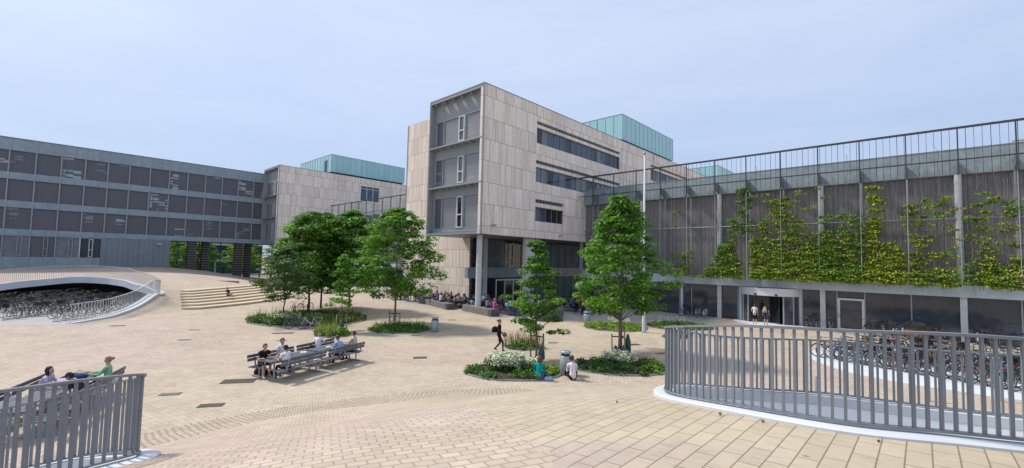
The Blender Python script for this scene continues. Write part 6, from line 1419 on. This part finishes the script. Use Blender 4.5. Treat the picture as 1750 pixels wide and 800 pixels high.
for k, (px, py, z, top, lab) in enumerate([(447, 492, 0.95, 'black', 'person in black sitting high on the seat steps near the dark tree'), (462, 495, 0.8, 'beige', 'person in beige on the seat steps, partly behind the dark tree'), (473, 497, 0.8, 'red', 'person in red top on the seat steps, half hidden by foliage')]):
    x, y = G(px, py, z); person(lab, x, y, z + 0.02, face(0.9, -0.5), SG, top, 'dark', 'black', 'short', key='stepsit')

# ---------------------------------------------------------------- the terrace: tables, benches and the lunch crowd
def cafe_table():
    t = thing('cafe_table', 'x', 'table', (0, 0, 0)); m_ = MB(); m_.bbox(-0.85, 0.85, -0.38, 0.38, 0.70, 0.74, 0.006); m_.build('tabletop', 'dark_metal', t)
    for x_ in (-0.7, 0.7):
        f = MB(); f.beam((x_, -0.3, 0), (x_, -0.3, 0.70), 0.04, 0.04); f.beam((x_, 0.3, 0), (x_, 0.3, 0.70), 0.04, 0.04); f.beam((x_, -0.3, 0.67), (x_, 0.3, 0.67), 0.04, 0.04); f.build('leg_frame', 'mid_frame', t)
    return t
def chair():
    t = thing('chair', 'x', 'chair', (0, 0, 0)); m_ = MB(); m_.bbox(-0.21, 0.21, -0.2, 0.22, 0.43, 0.455, 0.005); m_.build('seat', 'blackplastic', t)
    m_ = MB(); m_.box(-0.21, 0.21, -0.24, -0.215, 0.6, 0.84); m_.build('backrest', 'blackplastic', t)
    for sx in (-0.19, 0.19):
        f = MB(); f.tube([(sx, 0.19, 0), (sx, 0.17, 0.43)], 0.013, 5); f.build('leg', 'mid_frame', t)
        f = MB(); f.tube([(sx, -0.2, 0), (sx, -0.18, 0.43), (sx, -0.225, 0.84)], 0.013, 5); f.build('leg', 'mid_frame', t)
    return t
tproto, cproto = cafe_table(), chair(); tn = cn = 0
rc = random.Random(79)
def words(i): return ['first', 'second', 'third', 'fourth', 'fifth', 'sixth', 'seventh', 'eighth', 'ninth', 'tenth', 'eleventh', 'twelfth', 'thirteenth', 'fourteenth', 'fifteenth', 'sixteenth', 'seventeenth', 'eighteenth'][i]
TABLES = [(28.6, 44.2, 0), (28.5, 41.8, 1), (29.9, 40.6, 2), (28.4, 39.3, 3), (29.8, 37.9, 4), (28.4, 36.7, 5), (29.7, 35.3, 6), (28.4, 34.1, 7), (30.4, 32.6, 8), (28.4, 31.5, 9), (30.6, 30.2, 10), (28.4, 28.9, 11), (30.5, 27.6, 12), (28.6, 26.3, 13), (32.6, 26.0, 14), (34.6, 27.6, 15), (35.4, 25.0, 16), (37.9, 26.4, 17)]
TOPS = ['white', 'blue', 'sky', 'white', 'purple', 'navy', 'grey', 'black', 'orange', 'tan', 'stone', 'black', 'beige', 'dark', 'olive', 'stone', 'navy', 'dark', 'white', 'black', 'sky', 'grey', 'pink', 'navy']
HAIRS = ['brown', 'black', 'blond', 'auburn', 'brown', 'black']
POSES = {'cr_a': dict(SIT), 'cr_b': dict(SIT, lean=0.05, short=False, hands=((-0.16, 0.38, 0.80), (0.1, 0.3, 0.95))), 'cr_c': dict(SIT, lean=0.32, female=True, short=True, headtilt=0.1), 'cr_d': dict(SIT, lean=0.12, female=True, short=False, headturn=0.7)}
used_labels = {}
for a, b, i in TABLES:
    x, y = W(a, b); rz = GRID + pi / 2 + rc.uniform(-0.08, 0.08); side_ = 'left of the round column' if b > 30 else ('in front of the entrance' if a < 32 else 'right of the small tree')
    lab = words(i) + ' dark terrace table counted from the left, ' + side_
    if i == 0: t = tproto; t.location = (x, y, 0.008); t.rotation_euler = (0, 0, rz); t['label'] = lab; t['group'] = 'terrace tables'
    else: copy_tree(tproto, (x, y, 0.008), rz, lab, 'terrace tables')
    for s in (-1, 1):
        for k in (-0.42, 0.42):
            d = Vector((cos(rz), sin(rz))); n = Vector((-sin(rz), cos(rz))); q = Vector((x, y)) + d * (k + rc.uniform(-.06, .06)) + n * s * (0.66 + rc.uniform(-0.04, 0.08)); fr_ = rz + (pi if s > 0 else 0) + rc.uniform(-.15, .15)
            cl = 'black chair at the ' + words(i) + ' terrace table from the left'
            if cn == 0: cproto.location = (q.x, q.y, 0.008); cproto.rotation_euler = (0, 0, fr_); cproto['label'] = cl; cproto['group'] = 'chairs round the terrace tables'
            else: copy_tree(cproto, (q.x, q.y, 0.008), fr_, cl, 'chairs round the terrace tables')
            cn += 1
            if rc.random() < 0.87:
                top = TOPS[rc.randrange(len(TOPS))]; pk = rc.choice(list(POSES)); hr = rc.choice(HAIRS); fem = POSES[pk].get('female')
                base_ = 'person in %s top with %s hair seated at the %s terrace table from the left' % (top, hr, words(i))
                if base_ in used_labels: top = next(c for c in TOPS + list(CLOTH) if 'person in %s top with %s hair seated at the %s terrace table from the left' % (c, hr, words(i)) not in used_labels); base_ = 'person in %s top with %s hair seated at the %s terrace table from the left' % (top, hr, words(i))
                used_labels[base_] = 1
                person(base_, q.x, q.y, 0.0, fr_, POSES[pk], top, rc.choice(['dark', 'jeans', 'black', 'stone']), hr, 'long' if fem else 'short', key=pk, group='people having lunch on the terrace', skin=rc.choice(['skin', 'skin', 'skin_tan']), scale=rc.uniform(0.95, 1.04))
# people sitting on the low walls and standing by the right-hand tables
WS = dict(SIT, hp=0.62, lean=0.15, hands=((-0.14, 0.35, 0.72), (0.14, 0.35, 0.72)))
for k, (a, b, h, top, fc, lab) in enumerate([(27.3, 35.2, 0.55, 'white', 1, 'person in white sitting on the left low concrete wall facing the tables'), (27.0, 28.2, 0.6, 'grey', 1, 'person in grey sitting on the middle low wall near its dark end'), (26.9, 27.2, 0.6, 'pink', 1, 'person with pink skirt on the dark end of the middle low wall')]):
    x, y = W(a, b); person(lab, x, y, h - 0.5 + 0.02, fA, WS, top, 'pink' if k == 2 else 'dark', HAIRS[k], 'long', key='wallsit', group='people on the low walls', female=True)
for k, (px, top, bot, lab) in enumerate([(993, 'red', 'dark', 'person in dark red top standing at the right end of the terrace tables'), (999, 'tan', 'black', 'person in brown jacket standing beside the one in dark red'), (985, 'black', 'black', 'person in black leaning at the right-hand tables'), (1011, 'white', 'dark', 'person in white top standing rightmost on the terrace')]):
    x, y = G(px, 537 + (k % 2) * 2); person(lab, x, y, 0.008, rc.uniform(0, 6), STAND, top, bot, HAIRS[k], 'long' if k < 2 else 'short', key='std%d' % (k % 2), group='people standing on the terrace', short=False)
# small reflections of life: people and bags in the hall
